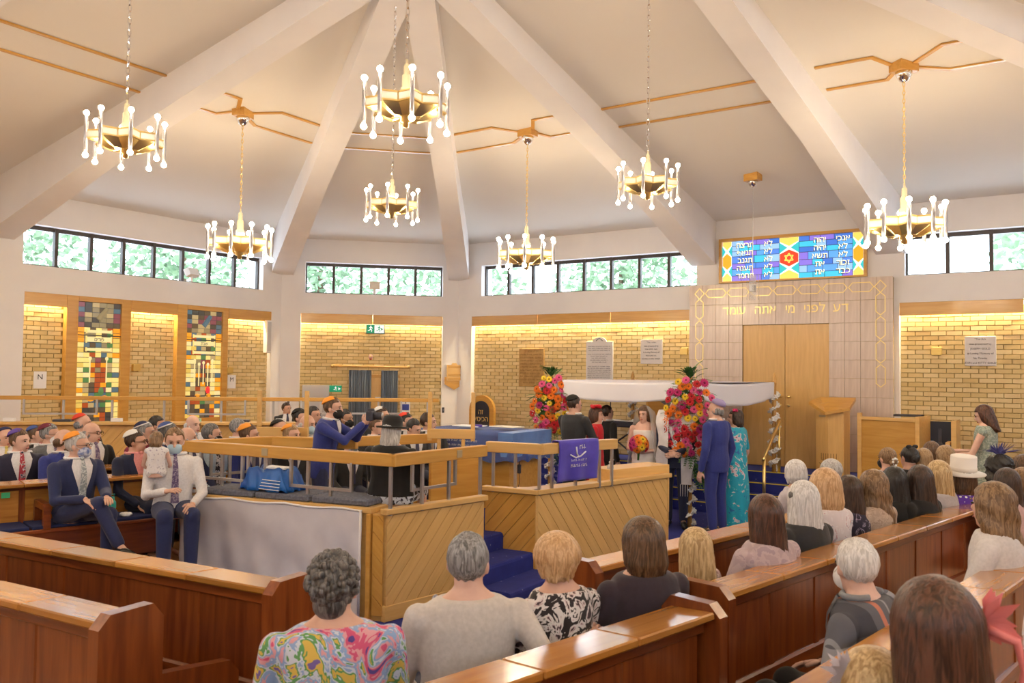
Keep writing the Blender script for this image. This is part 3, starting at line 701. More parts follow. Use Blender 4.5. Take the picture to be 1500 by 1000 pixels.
# ================================================================ chandeliers
CREAM = mat('cream_panel', (.80,.76,.68), .35)
def chandelier(n, rad, tube_l, chain_top, label, group):
    """origin at the middle of the ring"""
    o = empty('chandelier'); tag(o, label, 'chandelier', group)
    s = rad/.41; bh = .085*s; ri = rad*.70
    star = []
    for i in range(2*n): star.append(((rad*.97 if i % 2 == 0 else ri), 2*math.pi*i/(2*n)))
    sp_ = [(r*math.cos(a), r*math.sin(a)) for r, a in star]
    pan, edge, under = MB(), MB(), MB()
    for (p, q) in zip(sp_, sp_[1:]+sp_[:1]):
        P, Q = Vector((*p,0)), Vector((*q,0)); d = (Q-P); L = d.length; M4 = Matrix.Translation((P+Q)/2) @ Matrix.Rotation(math.atan2(d.y, d.x), 4, 'Z')
        pan.box(-L*.46, L*.46, -.006, .006, -bh*.40, bh*.40, M4)
        for zz in (-bh/2, bh/2): edge.box(-L/2, L/2, -.010, .010, zz-.008*s, zz+.008*s, M4)
        edge.box(-L/2, -L*.45, -.009, .009, -bh/2, bh/2, M4); edge.box(L*.45, L/2, -.009, .009, -bh/2, bh/2, M4)
    vs = [(x, y, -bh/2) for x, y in sp_] + [(x*.45, y*.45, -bh/2-.09*s) for x, y in sp_] + [(0,0,-bh/2-.06*s)]
    k = 2*n; fs = [(i, (i+1) % k, k+(i+1) % k, k+i) for i in range(k)] + [(k+i, k+(i+1) % k, 2*k) for i in range(k)]
    under.add(vs, fs)
    pan.build('panel_band', CREAM, o); edge.build('ring_band', BRASS, o); under.build('faceted_underside', BRASS, o)
    tm = MB().tube([(0,0,-tube_l/2),(0,0,tube_l/2)], .021*s, 8).mesh('arm_tube', STEEL_L, True)
    bm_ = MB().ball((0,0,0), .031*s, 8, 6).mesh('bulb', BULB, True)
    arms = MB()
    for i in range(n):
        a = 2*math.pi*i/n; x, y = rad*math.cos(a), rad*math.sin(a)
        low = 0
        inst(tm, 'arm_tube', (x, y, low), parent=o)
        inst(bm_, 'bulb', (x, y, tube_l/2+low+.03*s), parent=o); inst(bm_, 'bulb', (x, y, -tube_l/2+low-.03*s), parent=o)
    MB().lathe([(.03*s,0),(.06*s,.03*s),(.06*s,.13*s),(.045*s,.14*s),(.045*s,.26*s),(.03*s,.27*s),(.03*s,.36*s),(.012*s,.38*s),(.012*s,.42*s)], 12, Mx((0,0,bh/2))).build('stem', mat('pale_brass', (.86,.78,.56), .25, .6), o, True)
    MB().lathe([(.0,-.22*s),(.03*s,-.21*s),(.03*s,-.17*s),(.055*s,-.16*s),(.055*s,-.12*s),(.085*s,-.11*s),(.085*s,-.06*s),(.02*s,.02*s)], 12).build('finial', BRASS, o, True)
    z = bh/2+.42*s; lk_ = MB(); ll = .055; i = 0
    while z < chain_top:
        M4 = Mx((0,0,z+ll/2), rot=(0,0,R(90)*(i % 2)+.3))
        pts = [(.012*math.cos(2*math.pi*j/8), 0, (ll*.55)*math.sin(2*math.pi*j/8)) for j in range(9)]
        lk_.tube(pts, .0045, 5, False, M4); z += ll*.86; i += 1
    lk_.build('chain', CHROME if n == 8 else BRASS, o)
    return o
STEEL_L = mat('satin_tube', (.40,.39,.42), .4, .85)
ZCH = 3.88
def canopy(o, x, y):
    zc = ceil_z(x, y)-ZCH
    MB().prism([(-.14,-.05),(.10,-.12),(.14,.05),(-.10,.12)], zc-.09, zc+.03).build('mount_block', OAK, o)
    MB().lathe([(.012,-.12),(.05,-.10),(.085,-.04),(.09,0)], 14, Mx((0,0,zc-.09))).build('canopy', CHROME, o, True)
c8 = None
for i, (x, y, lab) in enumerate(((-2.5,5.3,'large ten-armed brass chandelier hanging over the chuppah canopy, on the gold chain'), (2.5,5.3,'large ten-armed brass chandelier hanging right of the stained glass window'), (-5.3,2.5,'large ten-armed brass chandelier hanging before the left clerestory windows'))):
    c = chandelier(10, .41, .35, ceil_z(x,y)-ZCH-.2, lab, 'large ten-armed chandeliers'); c.location = (x, y, ZCH); c.rotation_euler.z = .2+i; canopy(c, x, y)
    if i == 0: c8 = c
for (x, y, lab) in ((-5.3,-2.5,'behind the camera to the far left'), (2.5,-5.3,'behind the camera'), (-2.5,-5.3,'behind the camera at left'), (5.3,2.5,'out of frame at right'), (5.3,-2.5,'out of frame at near right')):  # unseen repeats at mirrored positions, added for the light they give
    c = copy_tree(c8); c.location = (x, y, ZCH); c['label'] = 'large ten-armed brass chandelier, '+lab
for i, (x, y, lab) in enumerate(((-1.80,-1.29,'smaller eight-armed chandelier on a silver chain at the far left'), (.50,-.80,'smaller eight-armed chandelier nearest the camera, largest at top centre'), (-1.74,1.57,'smaller eight-armed chandelier hanging below and behind the largest one'), (.89,2.02,'smaller eight-armed chandelier on a silver chain left of the stained glass window'))):
    c = chandelier(8, .265, .27, ceil_z(x,y)-ZCH, lab, 'smaller eight-armed chandeliers'); c.location = (x, y, ZCH); c.rotation_euler.z = .35+.5*i
# ================================================================ furniture
def clip(poly, a, b, c):                         # keep a*x+b*y <= c
    out = []
    for i in range(len(poly)):
        p, q = poly[i], poly[(i+1) % len(poly)]; dp, dq = a*p[0]+b*p[1]-c, a*q[0]+b*q[1]-c
        if dp <= 0: out.append(p)
        if dp*dq < 0: t_ = dp/(dp-dq); out.append((p[0]+(q[0]-p[0])*t_, p[1]+(q[1]-p[1])*t_))
    return out
def diag_planks(parent, p0, p1, z0, z1, ang, pw, mat_, th=.018, out=None):
    """diagonal boarding on the vertical face from p0 to p1 (face normal to the right of p0->p1)"""
    P, Q = Vector((*p0, 0)), Vector((*p1, 0)); L = (Q-P).length; a = math.atan2(Q.y-P.y, Q.x-P.x)
    rect = [(0,z0),(L,z0),(L,z1),(0,z1)]; nx, nz = -math.sin(ang), math.cos(ang)
    cs = [nx*x+nz*z for x, z in rect]; k = min(cs)
    while k < max(cs):
        pl = clip(clip(rect, -nx, -nz, -(k+.0025)), nx, nz, k+pw-.0025)
        if len(pl) >= 3:
            cx = sum(p[0] for p in pl)/len(pl); cz = sum(p[1] for p in pl)/len(pl)
            M4 = Matrix.Translation((cx*math.cos(a)+P.x, cx*math.sin(a)+P.y, cz)) @ Matrix.Rotation(a, 4, 'Z') @ Matrix.Rotation(R(90), 4, 'X') @ Matrix.Rotation(ang, 4, 'Z')
            ca, sa = math.cos(-ang), math.sin(-ang)
            loc = [((x-cx)*ca-(z-cz)*sa, (x-cx)*sa+(z-cz)*ca) for x, z in pl]
            me = MB().prism(loc, 0, th+random.uniform(0,.002)).mesh('plank', mat_)
            o = inst(me, 'plank', parent=parent); o.matrix_local = M4
        k += pw
def seg(p0, p1): 
    P, Q = Vector((*p0,0)), Vector((*p1,0)); return P, Q, (Q-P).length, math.atan2(Q.y-P.y, Q.x-P.x)
def beam(name, p0, p1, z0, z1, wd, mat_, parent, ext=0.0):
    P, Q, L, a = seg(p0, p1); return inst(bev_box(L+2*ext, wd, z1-z0, mat_, .006), name, (*((P+Q)/2).xy, (z0+z1)/2), (0,0,a), parent)
def lerp2(p, q, t_): return (p[0]+(q[0]-p[0])*t_, p[1]+(q[1]-p[1])*t_)
def posts(parent, p0, p1, ts, z0, z1):
    a = math.atan2(p1[1]-p0[1], p1[0]-p0[0])
    for t_ in ts: board('post', .03, .03, z1-z0, (*lerp2(p0, p1, t_), (z0+z1)/2), STEEL, parent, a, .003)
def uframe(parent, p0, p1, t0, t1, zt, zb, off=.03):
    P, Q, L, a = seg(p0, p1); n = Vector((math.sin(a), -math.cos(a), 0))*off
    A, B = Vector((*lerp2(p0,p1,t0),0))+n, Vector((*lerp2(p0,p1,t1),0))+n
    u = MB()
    for p in (A, B): u.box(-.013,.013,-.013,.013,zb,zt, Mx(p, a))
    u.box(-(B-A).length/2, (B-A).length/2, -.012,.012, zb, zb+.026, Mx((A+B)/2, a)); u.build('u_bracket', STEEL, parent)
BPZ = .30                                        # bimah platform
CUSH = noisy('grey_cushion', (.10,.11,.15), (.17,.18,.23), 40, .9)
def booth(label, A, B, C, D_, zt, rail_runs, planks, name='warden_box'):
    """A corner nearest camera; A->B right face, D_->A left face"""
    o = empty(name); tag(o, label, 'box')
    return o
# ---- bimah platform and carpeted steps
bp = MB(); bp.prism([(-3.25,.6),(-1.2,1.1),(-1.05,2.3),(-1.0,2.75),(-.5,5.0),(-3.25,6.0)], 0, BPZ+.04)
bim = bp.build('floor_bimah', NAVYC, fl)
stp = MB()
def rbox(mb, x0, x1, y0, y1, z0, z1, r=.03):
    mb.prism([(x0,z0),(x1,z0),(x1,z1-r),(x1-r*.3,z1-r*.3),(x1-r,z1),(x0,z1)], 0, y1-y0, Mx((0,y1,0), rot=(R(90),0,0)))
for k, x1 in enumerate((-.26,-.60,-.95,-1.2)):
    mb = MB(); rbox(mb, -1.6, x1, 1.62-.02*k, 2.78+.02*k, 0, .17*(k+1)-(.0 if k < 3 else .1)); mb.build('step', NAVYC, bim)
# ---- near warden's box
K0, K1, K2 = (-.99,.73), (-3.20,.24), (-.80,1.92)
K3 = (K1[0]+.22, K1[1]+1.1)
near = empty('warden_box', (0,0,0)); tag(near, 'near oak railed box with diagonal boards, white sheet on its left side', 'railed box')
ZT = .98
body = MB(); body.prism([K1, K0, K2, (K2[0]-.28, K2[1]+.02), (K0[0]-.25,K0[1]+.45), (K1[0]+.1,K1[1]+.42)], 0, ZT-.05); body.build('carcass', OAKP, near)
beam('top_board', K1, (K0[0]-.12,K0[1]-.03), ZT-.05, ZT, .46, OAKP, near).location += Vector((-.05,.20,0))
beam('top_rail', K0, K2, ZT-.05, ZT, .10, OAKP, near, .03)
diag_planks(near, K0, K2, .14, ZT-.06, R(48), .105, OAKP)
beam('skirting', K0, K2, 0, .14, .05, OAKP, near, .02)
diag_planks(near, (-1.10,.69), (-1.0,.715), .05, ZT-.06, R(-45), .13, OAK, .01)
beam('corner_post', (-1.16,.675), (-1.115,.686), 0, ZT-.05, .05, OAK, near)
bk_ = MB(); bk_.box(0,1.0,0,.03,.3,ZT-.1); 
rl = lambda p, dx, dy: (p[0]+dx, p[1]+dy)
RA, RB, RC = (-3.42,.42), (-.94,.76), (-.86,1.98)
RD = (-3.22,1.35); 
for p, q in ((RA, RB), (RB, RC), (RA, RD)): beam('hand_rail', p, q, 1.35, 1.46, .085, OAK, near, .04)
beam('hand_rail', RD, (-2.35,1.72), 1.35, 1.46, .085, OAK, near, .03)
posts(near, RA, RB, (.01,.20,.305,.42,.625,.73,.99), ZT-.06, 1.36); posts(near, RB, RC, (.30,.60,.98), ZT-.06, 1.36); posts(near, RA, RD, (.5,.98), ZT-.3, 1.36); posts(near, RD, (-2.35,1.72), (.5,.97), .3, 1.36)
uframe(near, RA, RB, .10, .345, 1.36, 1.10); uframe(near, RA, RB, .555, .83, 1.36, 1.10); uframe(near, RB, RC, .22, .70, 1.36, 1.10, -.03); uframe(near, RA, RD, .3, .8, 1.36, 1.08, -.03)
for p, q, t_ in ((RA, RB, .43), (RB, RC, .68)):
    P, Q, L, a = seg(p, q); n = Vector((math.sin(a), -math.cos(a), 0))*.046; c = Vector((*lerp2(p,q,t_),1.405))+n
    board('brass_plate', .075, .006, .07, c, mat('dull_plate', (.55,.45,.28), .4, .6), near, a)
beam('inner_desk', (-2.9,1.6), (-1.5,1.95), .34, .86, .05, OAK, near); beam('inner_desk', (-1.15,1.35), (-.95,2.1), .34, ZT-.12, .04, OAK, near)
for i, (x, y) in enumerate(((-2.72,.555),(-2.12,.69),(-1.51,.83))):
    c = board('bench_cushion', .6, .40, .06, (x, y, ZT+.03), CUSH, None, R(12.5), .02); tag(c, ['grey seat cushion under the blue cloth bag in the near box', 'grey seat cushion at the middle of the near box bench', 'grey seat cushion beside the seated woman in a black hat'][i], 'cushion', 'grey bench cushions')
_sa = math.atan2(K2[1]-K0[1], K2[0]-K0[0]); _sp = lerp2(K0, K2, .47); stk = empty('round_sticker', (_sp[0]+.03*math.sin(_sa), _sp[1]-.03*math.cos(_sa), .10), _sa); tag(stk, 'small round white sticker with blue mark low on the near box', 'sticker')
MB().lathe([(.04,0),(.04,.004)], 18, Mx(rot=(R(90),0,0))).build('disc', WHITE, stk); MB().box(-.012,.012,-.007,-.004,-.02,.02).build('mark', mat('notice_blue', (.05,.08,.42), .6), stk)
# white sheet over the left side
SHEET = noisy('thin_white_sheet', (.60,.57,.62), (.74,.71,.75), 2.2, .7)
def sheet():
    P, Q, L, a = seg(K1, (-1.20,.665)); n, m_ = 70, 28; vs = []; fs = []
    rg = random.Random(4)
    for i in range(n+1):
        x = L*i/n
        for k in range(m_+1):
            z = ZT-.01-(ZT-.04)*k/m_; t_ = k/m_
            y = -.022-.012*t_+.012*math.sin(x*9+2*math.sin(z*3))*t_+.010*math.sin(x*23+z*5)*min(1,t_*2)+.014*math.sin((x*1.2+z*2.2)*6)*t_*(1-t_)*2
            sag = .02*abs(math.sin(x*5.2))*(1 if k == 0 else 0)
            vs.append((x, y, z-sag))
    for i in range(n):
        for k in range(m_): fs.append((i*(m_+1)+k, i*(m_+1)+k+1, (i+1)*(m_+1)+k+1, (i+1)*(m_+1)+k))
    o = MB().add(vs, fs).build('white_sheet', SHEET, None, True, (K1[0], K1[1], 0), a); tag(o, 'white cloth sheet hung over the left side of the near box', 'sheet')
    md = o.modifiers.new('thick', 'SOLIDIFY'); md.thickness = .004
    hem = MB(); hem.tube([(L*i/20, -.024, ZT-.012-.02*abs(math.sin(L*i/20*5.2))) for i in range(21)], .011, 6); hem.tube([(L-.012,-.026,ZT-.02),(L-.012,-.03,.06)], .012, 6); hem.build('hem', mat('white_cotton', (.84,.82,.84), .8), o, True)
sheet()
# books on the sheeted corner
for k, (dz, cm, lab) in enumerate(((0,(.50,.20,.08),'brown-covered prayer book, lower of two on the box corner'),(.052,(.28,.07,.05),'dark red prayer book, upper of two on the box corner'))):
    b_ = empty('prayer_book', (-3.17,.31,ZT+.002+dz), R(14+6*k)); tag(b_, lab, 'book', 'prayer books on the near box')
    board('pages', .25, .165, .036, (0,0,.025), WHITE, b_, b=.002)
    for zz in (.004,.046): board('cover', .265, .18, .007, (0,0,zz), mat('cover_%d' % k, cm, .5), b_, b=.002)
    board('spine', .012, .18, .046, (-.128,0,.025), mat('cover_%d' % k, cm, .5), b_, b=.003)
# blue cloth bag on the bench
BLUE = noisy('blue_satin', (.008,.07,.34), (.02,.16,.55), 3, .4); VEL = noisy('royal_velvet', (.05,.03,.40), (.09,.06,.58), 4, .8, sheen=.4)
def drape(name, w_, d_, h, mat_, label, cat, loc, rz, seed, top=.0):
    rg = random.Random(seed); n = 26; vs = []; fs = []
    for i in range(n+1):
        for k in range(n+1):
            x, y = (i/n-.5)*2, (k/n-.5)*2; r = max(abs(x), abs(y))
            z = h if r < .62 else h*(1-((r-.62)/.38)**1.3)
            z += .02*math.sin(x*7+seed)*math.cos(y*6)*(1 if r > .3 else .4)+.012*math.sin(x*15+y*11)
            sp_ = 1 if r < .62 else 1-.10*(r-.62)/.38
            vs.append((x*w_/2*sp_+.012*math.sin(y*12)*r, y*d_/2*sp_+.012*math.sin(x*14)*r, max(.004, z)))
    for i in range(n):
        for k in range(n): fs.append((i*(n+1)+k, (i+1)*(n+1)+k, (i+1)*(n+1)+k+1, i*(n+1)+k+1))
    o = MB().add(vs, fs).build(name, mat_, None, True, loc, rz)
    md = o.modifiers.new('thick', 'SOLIDIFY'); md.thickness = .006
    return tag(o, label, cat)
bag = drape('blue_cloth', .62, .36, .20, BLUE, 'crumpled blue satin cloth with white script lying on the bench', 'cloth', (-2.33,.62,ZT+.062), R(8), 2)
for k in range(4): MB().tube([(-.02+.05*k*.2, -.175+.004*k, .03+.028*k),(.22,-.172+.004*k,.025+.028*k)], .004, 4).build('script_line', WHITE, bag)
pp = board('folded_paper', .26, .12, .02, (-2.28,.63,ZT+.275), WHITE, None, R(8), .003); tag(pp, 'white folded paper on top of the blue satin cloth', 'paper')
# ---- far (right) box
Q0, QL, QR = (-.58,2.57), (-1.17,2.50), (-.08,4.78)
far = empty('warden_box', (0,0,0)); tag(far, 'far oak railed box with diagonal boards, blue velvet cloth on its rail', 'railed box')
MB().prism([QL, Q0, QR, (QR[0]-.35,QR[1]+.1), (-.95,3.0), (QL[0]-.05,QL[1]+.3)], 0, ZT-.05).build('carcass', OAKP, far)
diag_planks(far, QL, Q0, .02, ZT-.06, R(48), .115, OAK); diag_planks(far, Q0, QR, .02, ZT-.06, R(-52), .115, OAKP)
for p, q in ((QL,Q0),(Q0,QR)): beam('top_rail', p, q, ZT-.05, ZT, .10, OAKP, far, .03)
beam('corner_post', (Q0[0]-.012,Q0[1]-.012), (Q0[0]+.012,Q0[1]+.012), 0, ZT-.04, .035, OAKP, far)
beam('end_post', lerp2(Q0,QR,.985), QR, 0, ZT-.02, .05, OAKP, far)
FA, FB, FC = (-1.12,2.50), (-.55,2.60), (-.28,3.70)
for p, q in ((FA,FB),(FB,FC)): beam('hand_rail', p, q, 1.34, 1.45, .085, OAKP, far, .04)
posts(far, FA, FB, (.06,.50,.97), ZT-.06, 1.35); posts(far, FB, FC, (.14,.46,.80,.985), ZT-.06, 1.35)
beam('inner_desk', (-.55,3.9), (-.25,4.9), .5, ZT+.10, .35, OAKP, far); beam('inner_board', (-1.25,2.95), (-.75,3.6), .34, ZT-.1, .05, OAK, far)
# velvet cloth on the rail
def velvet():
    P, Q, L, a = seg(FB, FC); n, m_ = 30, 22; vs = []; fs = []
    wd = .62
    for i in range(n+1):
        x = wd*i/n
        for k in range(m_+1):
            s_ = (k/m_)*.62
            if s_ < .10: y, z = .05, 1.465-.10+s_
            elif s_ < .20: y, z = .05-(s_-.10), 1.468
            else: y, z = -.052-.012*math.sin(x*22+1)*(s_-.2)*2.2, 1.465-(s_-.20)
            vs.append((x-(.02*math.sin(z*8)), y, z))
    for i in range(n):
        for k in range(m_): fs.append((i*(m_+1)+k, (i+1)*(m_+1)+k, (i+1)*(m_+1)+k+1, i*(m_+1)+k+1))
    st_ = lerp2(FB, FC, .17)
    o = MB().add(vs, fs).build('velvet_cloth', VEL, None, True, (st_[0]+.0, st_[1], 0), a); tag(o, 'royal blue velvet cloth with silver emblem hung over the far box rail', 'cloth')
    md = o.modifiers.new('thick', 'SOLIDIFY'); md.thickness = .006
    SIL = mat('silver_thread', (.75,.75,.82), .4, .3)
    e = MB(); e.tube([(.18,-.065,1.32),(.26,-.065,1.285),(.34,-.065,1.30),(.42,-.065,1.345)], .009, 5); e.tube([(.27,-.065,1.40),(.28,-.065,1.33),(.30,-.065,1.30)], .010, 5); e.build('emblem', SIL, o, True)
    strokes(o, .37, -.066, 1.40, .10, .055, 130, SIL); strokes(o, .31, -.070, 1.262, .24, .030, 131, SIL); strokes(o, .31, -.072, 1.205, .26, .040, 132, SIL)
velvet()
sbp = gnd(894, 699, ZT); sb = empty('sanitiser_bottle', (sbp.x, sbp.y, ZT)); tag(sb, 'clear pump bottle of hand sanitiser standing on the far box', 'bottle')
MB().lathe([(.035,0),(.038,.01),(.038,.12),(.03,.145),(.014,.155),(.014,.165)], 14).build('bottle_body', mat('clear_plastic', (.85,.88,.92), .15, trans=.4), sb, True)
MB().lathe([(.018,.165),(.018,.185),(.006,.19),(.006,.215)], 10).tube([(0,0,.213),(.045,-.01,.207)], .008, 6).build('pump', WHITE, sb, True)
MB().box(-.025,.025,-.0395,-.037,.04,.10).build('label_patch', mat('label_white', (.9,.92,.95), .5), sb)
# ---- reader's desk under blue cloth and clear plastic
rd = empty('reading_desk', (-2.95,4.9,BPZ+.04), R(2)); tag(rd, 'oak reading desk in the middle of the bimah', 'desk')
MB().box(-.72,.72,-.42,.42,0,.96).build('pedestal', OAK, rd); board('desk_top', 1.6, 1.0, .06, (0,0,.99), OAK, rd)
DC = noisy('navy_desk_cloth', (.012,.035,.20), (.03,.09,.36), 2.5, .7)
def skirt(w_, d_, zt, drop, mat_, name, label, cat, loc, rz, amp=.015, dr2=None, fr=16):
    mb = MB(); per = []; n = 24
    for (a, b) in (((-1,-1),(1,-1)),((1,-1),(1,1)),((1,1),(-1,1)),((-1,1),(-1,-1))):
        for i in range(n): t_ = i/n; per.append((a[0]+(b[0]-a[0])*t_, a[1]+(b[1]-a[1])*t_))
    N = len(per); rows = 8; vs = []
    for k in range(rows+1):
        for j, (x, y) in enumerate(per):
            t_ = k/rows; wv = amp*t_*math.sin(j*fr*2*math.pi/N+1.3*math.sin(j*.3))
            dp = drop if dr2 is None else (drop+(dr2-drop)*(x*.5+.5))
            vs.append((x*(w_/2+.004+wv+.02*t_), y*(d_/2+.004+wv+.02*t_), zt-dp*t_+(.02*math.sin(j*.9)*t_)))
    fs = [(k*N+j, (k+1)*N+j, (k+1)*N+(j+1) % N, k*N+(j+1) % N) for k in range(rows) for j in range(N)] + [tuple(range(N))]
    mb.add(vs, fs); o = mb.build(name, mat_, None, True, loc, rz); return tag(o, label, cat)
dz = BPZ+.04
dcl = skirt(1.62, 1.02, dz+1.03, .38, DC, 'desk_cloth', 'navy embroidered cloth covering the reading desk', 'cloth', (-2.95,4.9,0), R(2))
SILE = mat('silver_embroidery', (.62,.64,.75), .5)
for k, ww in enumerate((.74,.86,.72,.60,.34)): strokes(dcl, -.18+.03*k, -.535, dz+.965-.062*k, ww, .034, 120+k, SILE)
dbl = MB().box(.60,.835,-.525,.52,dz+.72,dz+1.038).build('blue_runner', noisy('sky_satin', (.05,.16,.50), (.10,.27,.66), 3, .4), dcl)
PLAS = mat('clear_plastic_film', (.95,.96,1), .08, trans=0.0, alpha=.07); bsdf(PLAS).inputs['Specular IOR Level'].default_value = .9
skirt(1.68, 1.08, dz+1.06, .46, PLAS, 'plastic_cover', 'clear plastic film thrown over the covered reading desk', 'plastic cover', (-2.95,4.9,0), R(2), .04, .40, 23)
for i, (x, y, rz, c_, lab) in enumerate(((-.15,-.1,.1,WHITE,'open white papers on the plastic-covered desk'),(.35,.1,-.1,mat('cream_paper',(.8,.76,.62),.6),'cream papers at the right of the covered desk'))):
    o = board('paper', .42, .28, .012, (-2.95+x, 4.9+y, dz+1.075), c_, None, rz, .002); tag(o, lab, 'paper')
pu = board('purple_pointer_case', .16, .04, .03, (-2.92,4.72,dz+1.09), mat('purple', (.10,.05,.35), .5), None, .3, .008); tag(pu, 'small purple case on the papers of the desk', 'case')
mcp = rd.matrix_basis @ Vector((.80,-.30,.55)); mic = empty('hanging_microphone', mcp); tag(mic, 'small black microphone unit hanging on the side of the reading desk', 'microphone')
board('case', .05, .04, .12, (0,0,0), INK, mic, b=.01); MB().tube([(0,0,.06),(.01,0,.14),(.02,0,.2)], .006, 6).build('clip', INK, mic); MB().tube([(0,0,-.06),(.01,.0,-.16),(-.01,0,-.25)], .004, 5).build('cable', INK, mic)
# ---- wooden scroll posts standing on the far rails
def scroll_posts(label, x, y, rz, w_, z0, zr):
    o = empty('scroll_rest', (x, y, 0), rz); tag(o, label, 'stand', 'pale wooden scroll rests')
    for s_ in (-1,1): board('upright', .045, .045, .56, (s_*w_/2,0,zr+.20), OAKP, o); board('leg', .04, .04, zr-z0-.06, (s_*w_*.28,.0,(z0+zr-.06)/2), OAKP, o)
    board('crossbar', w_+.05, .06, .11, (0,0,zr), OAKP, o)
scroll_posts('pale wooden two-pronged scroll rest behind the near box, left one', *at(414,632,9.7).xy, R(30), .56, .3, 1.46)
scroll_posts('pale wooden two-pronged scroll rest in front of the covered desk', *at(661,637,9.6).xy, R(30), .50, .34, 1.47)
bo = empty('bimah_rail', (0,0,0)); tag(bo, 'oak rail on posts behind the woman in the black hat', 'rail')
b0, b1 = at(515,650,9.3).xy, at(640,634,9.9).xy
beam('hand_rail', b0, b1, 1.34, 1.45, .085, OAK, bo); posts(bo, b0, b1, (.2,.6,.95), .34, 1.35)
b2, b3 = at(630,668,9.0).xy, at(700,667,9.4).xy
beam('low_board', b2, b3, .34, 1.25, .05, OAK, bo)
# ---- partition with railing behind the men
pt = empty('partition', (0,0,0)); tag(pt, 'oak partition with diagonal boards and steel railing behind the seated men', 'partition')
PA0, PA1 = (-10.0,-.25), (-4.3,5.0)
E0, E1 = (-9.75,0.0), (-5.55,3.87)
beam('panel', E0, E1, TZ, 1.36, .06, OAKP, pt); beam('ledge', E0, E1, 1.36, 1.40, .30, OAKP, pt)
nv = Vector((E1[1]-E0[1], -(E1[0]-E0[0]), 0)).normalized()*.035
diag_planks(pt, (E0[0]+nv.x,E0[1]+nv.y), (E1[0]+nv.x,E1[1]+nv.y), .75, 1.34, R(50), .16, OAKP, .012)
beam('hand_rail', E0, lerp2(E0,E1,1.36), 1.71, 1.765, .07, OAK, pt)
posts(pt, E0, E1, (.10,.245,.42,.535,.66,.80,.93,1.05,1.2,1.33), 1.38, 1.72)
uframe(pt, E0, E1, .33, .50, 1.72, 1.50); uframe(pt, E0, E1, .72, .86, 1.72, 1.50); uframe(pt, E0, E1, 1.0, 1.26, 1.72, 1.52)
for i, (t_, c_, lab) in enumerate(((.30,WHITE,'white card on the partition ledge, leftmost'),(.55,WHITE,'white card on the partition ledge below the first stained glass panel'),(.74,mat('mint',(.35,.62,.48),.6),'mint green card on the partition ledge'),(.95,WHITE,'white card on the partition ledge near the letter M'))):
    p = lerp2(E0,E1,t_); o = board('card', .14, .09, .05, (p[0]+.05,p[1]-.05,1.43), c_, None, R(43), .003); tag(o, lab, 'card')
for i, t_ in enumerate((.22,.42,.85)):
    p = lerp2(E0,E1,t_); o = board('closed_book', .24, .15, .03, (p[0],p[1],1.417), mat('book_dark', (.05,.05,.07), .5), None, R(43), .004); tag(o, ['dark closed book on the partition ledge, far left','dark closed book on the partition ledge under the first glass panel','dark closed book on the partition ledge under the second glass panel'][i], 'book')
# ---- pews
TOPW = .215
def pew(label, p0, p1, zf, h=.87, ends=(1,1), seat=True, men=False, segl=.5, group='wooden pews'):
    """rear top edge runs p0 -> p1, sitters face to the left of that direction"""
    P, Q, L, a = seg(p0, p1); o = empty('pew', (P.x, P.y, zf), a); tag(o, label, 'pew', group)
    n = max(1, round(L/segl)); s_ = L/n
    for i in range(n):
        board('top_board', s_-.004, TOPW, .032, ((i+.5)*s_, TOPW/2, h-.016), PEWTOP, o, b=.006, rot=(R(-4),0,0))
        board('back_panel', s_-.05, .016, h*.40, ((i+.5)*s_, .075, h*.72), PEWZ, o); board('lower_panel', s_-.05, .016, h*.36, ((i+.5)*s_, .075, h*.28), PEWZ, o)
        board('seat_back', s_-.05, .014, h*.42, ((i+.5)*s_, .115, h*.70), PEWTOP if men else PEW, o)
        if i: board('stile', .06, .05, h-.05, (i*s_, .085, (h-.05)/2), PEWZ, o, b=.008)
    board('under_rail', L, .06, .05, (L/2, .08, h-.06), PEW, o); board('mid_rail', L, .055, .085, (L/2, .078, h*.48), PEW, o, b=.01); board('bottom_rail', L, .05, .1, (L/2, .08, .05), PEW, o)
    if seat:
        board('seat', L, .42, .035, (L/2, .32, .42), PEW, o, b=.012); board('seat_front', L, .03, .30, (L/2, .50, .26), PEW, o)
        for i in range(n): board('seat_cushion', s_-.02, .38, .03, ((i+.5)*s_, .33, .452), mat('navy_cushion', (.012,.022,.10), .9), o, b=.012)
    for e, x in zip(ends, (-.03, L+.03)):
        if not e: continue
        he = h+.035
        en = MB().prism([(-.02,0),(.27,0),(.27,he-.06),(.22,he),(.03,he),(-.02,he-.05)], -.03, .03, Mx((x,0,0), rot=(0,0,0)) @ Matrix(((0,0,1,0),(1,0,0,0),(0,1,0,0),(0,0,0,1)))).build('end_panel', PEWZ, o)
        en2 = MB().prism([(.27,0),(.66,0),(.68,.55),(.63,.61),(.27,.66)], -.026, .026, Mx((x,0,0)) @ Matrix(((0,0,1,0),(1,0,0,0),(0,1,0,0),(0,0,0,1)))).build('arm_end', PEWZ, o)
    if men:
        k = 1
        while k*1.0 < L-.3:
            MB().prism([(.12,.44),(.16,.66),(.50,.66),(.54,.62),(.54,.44),(.48,.44),(.48,.60),(.20,.60),(.18,.44)], -.03, .03, Mx((k*1.0,0,0)) @ Matrix(((0,0,1,0),(1,0,0,0),(0,1,0,0),(0,0,0,1)))).build('arm_rest', PEW, o); k += 1
    return o
PH = .92
pew('dark wooden pew in front of the child, its end by the blue steps', (2.04,-1.04), (2.90,3.0), TZ, PH, ends=(1,0))
pew('dark wooden pew whose top the man in the pale jumper leans his arm over', (2.24,-3.9), (2.79,-1.47), TZ, PH, ends=(0,1))
pew('dark wooden pew behind the row of long-haired women', (2.74,-1.12), (3.52,2.65), TZ, PH, ends=(1,1))
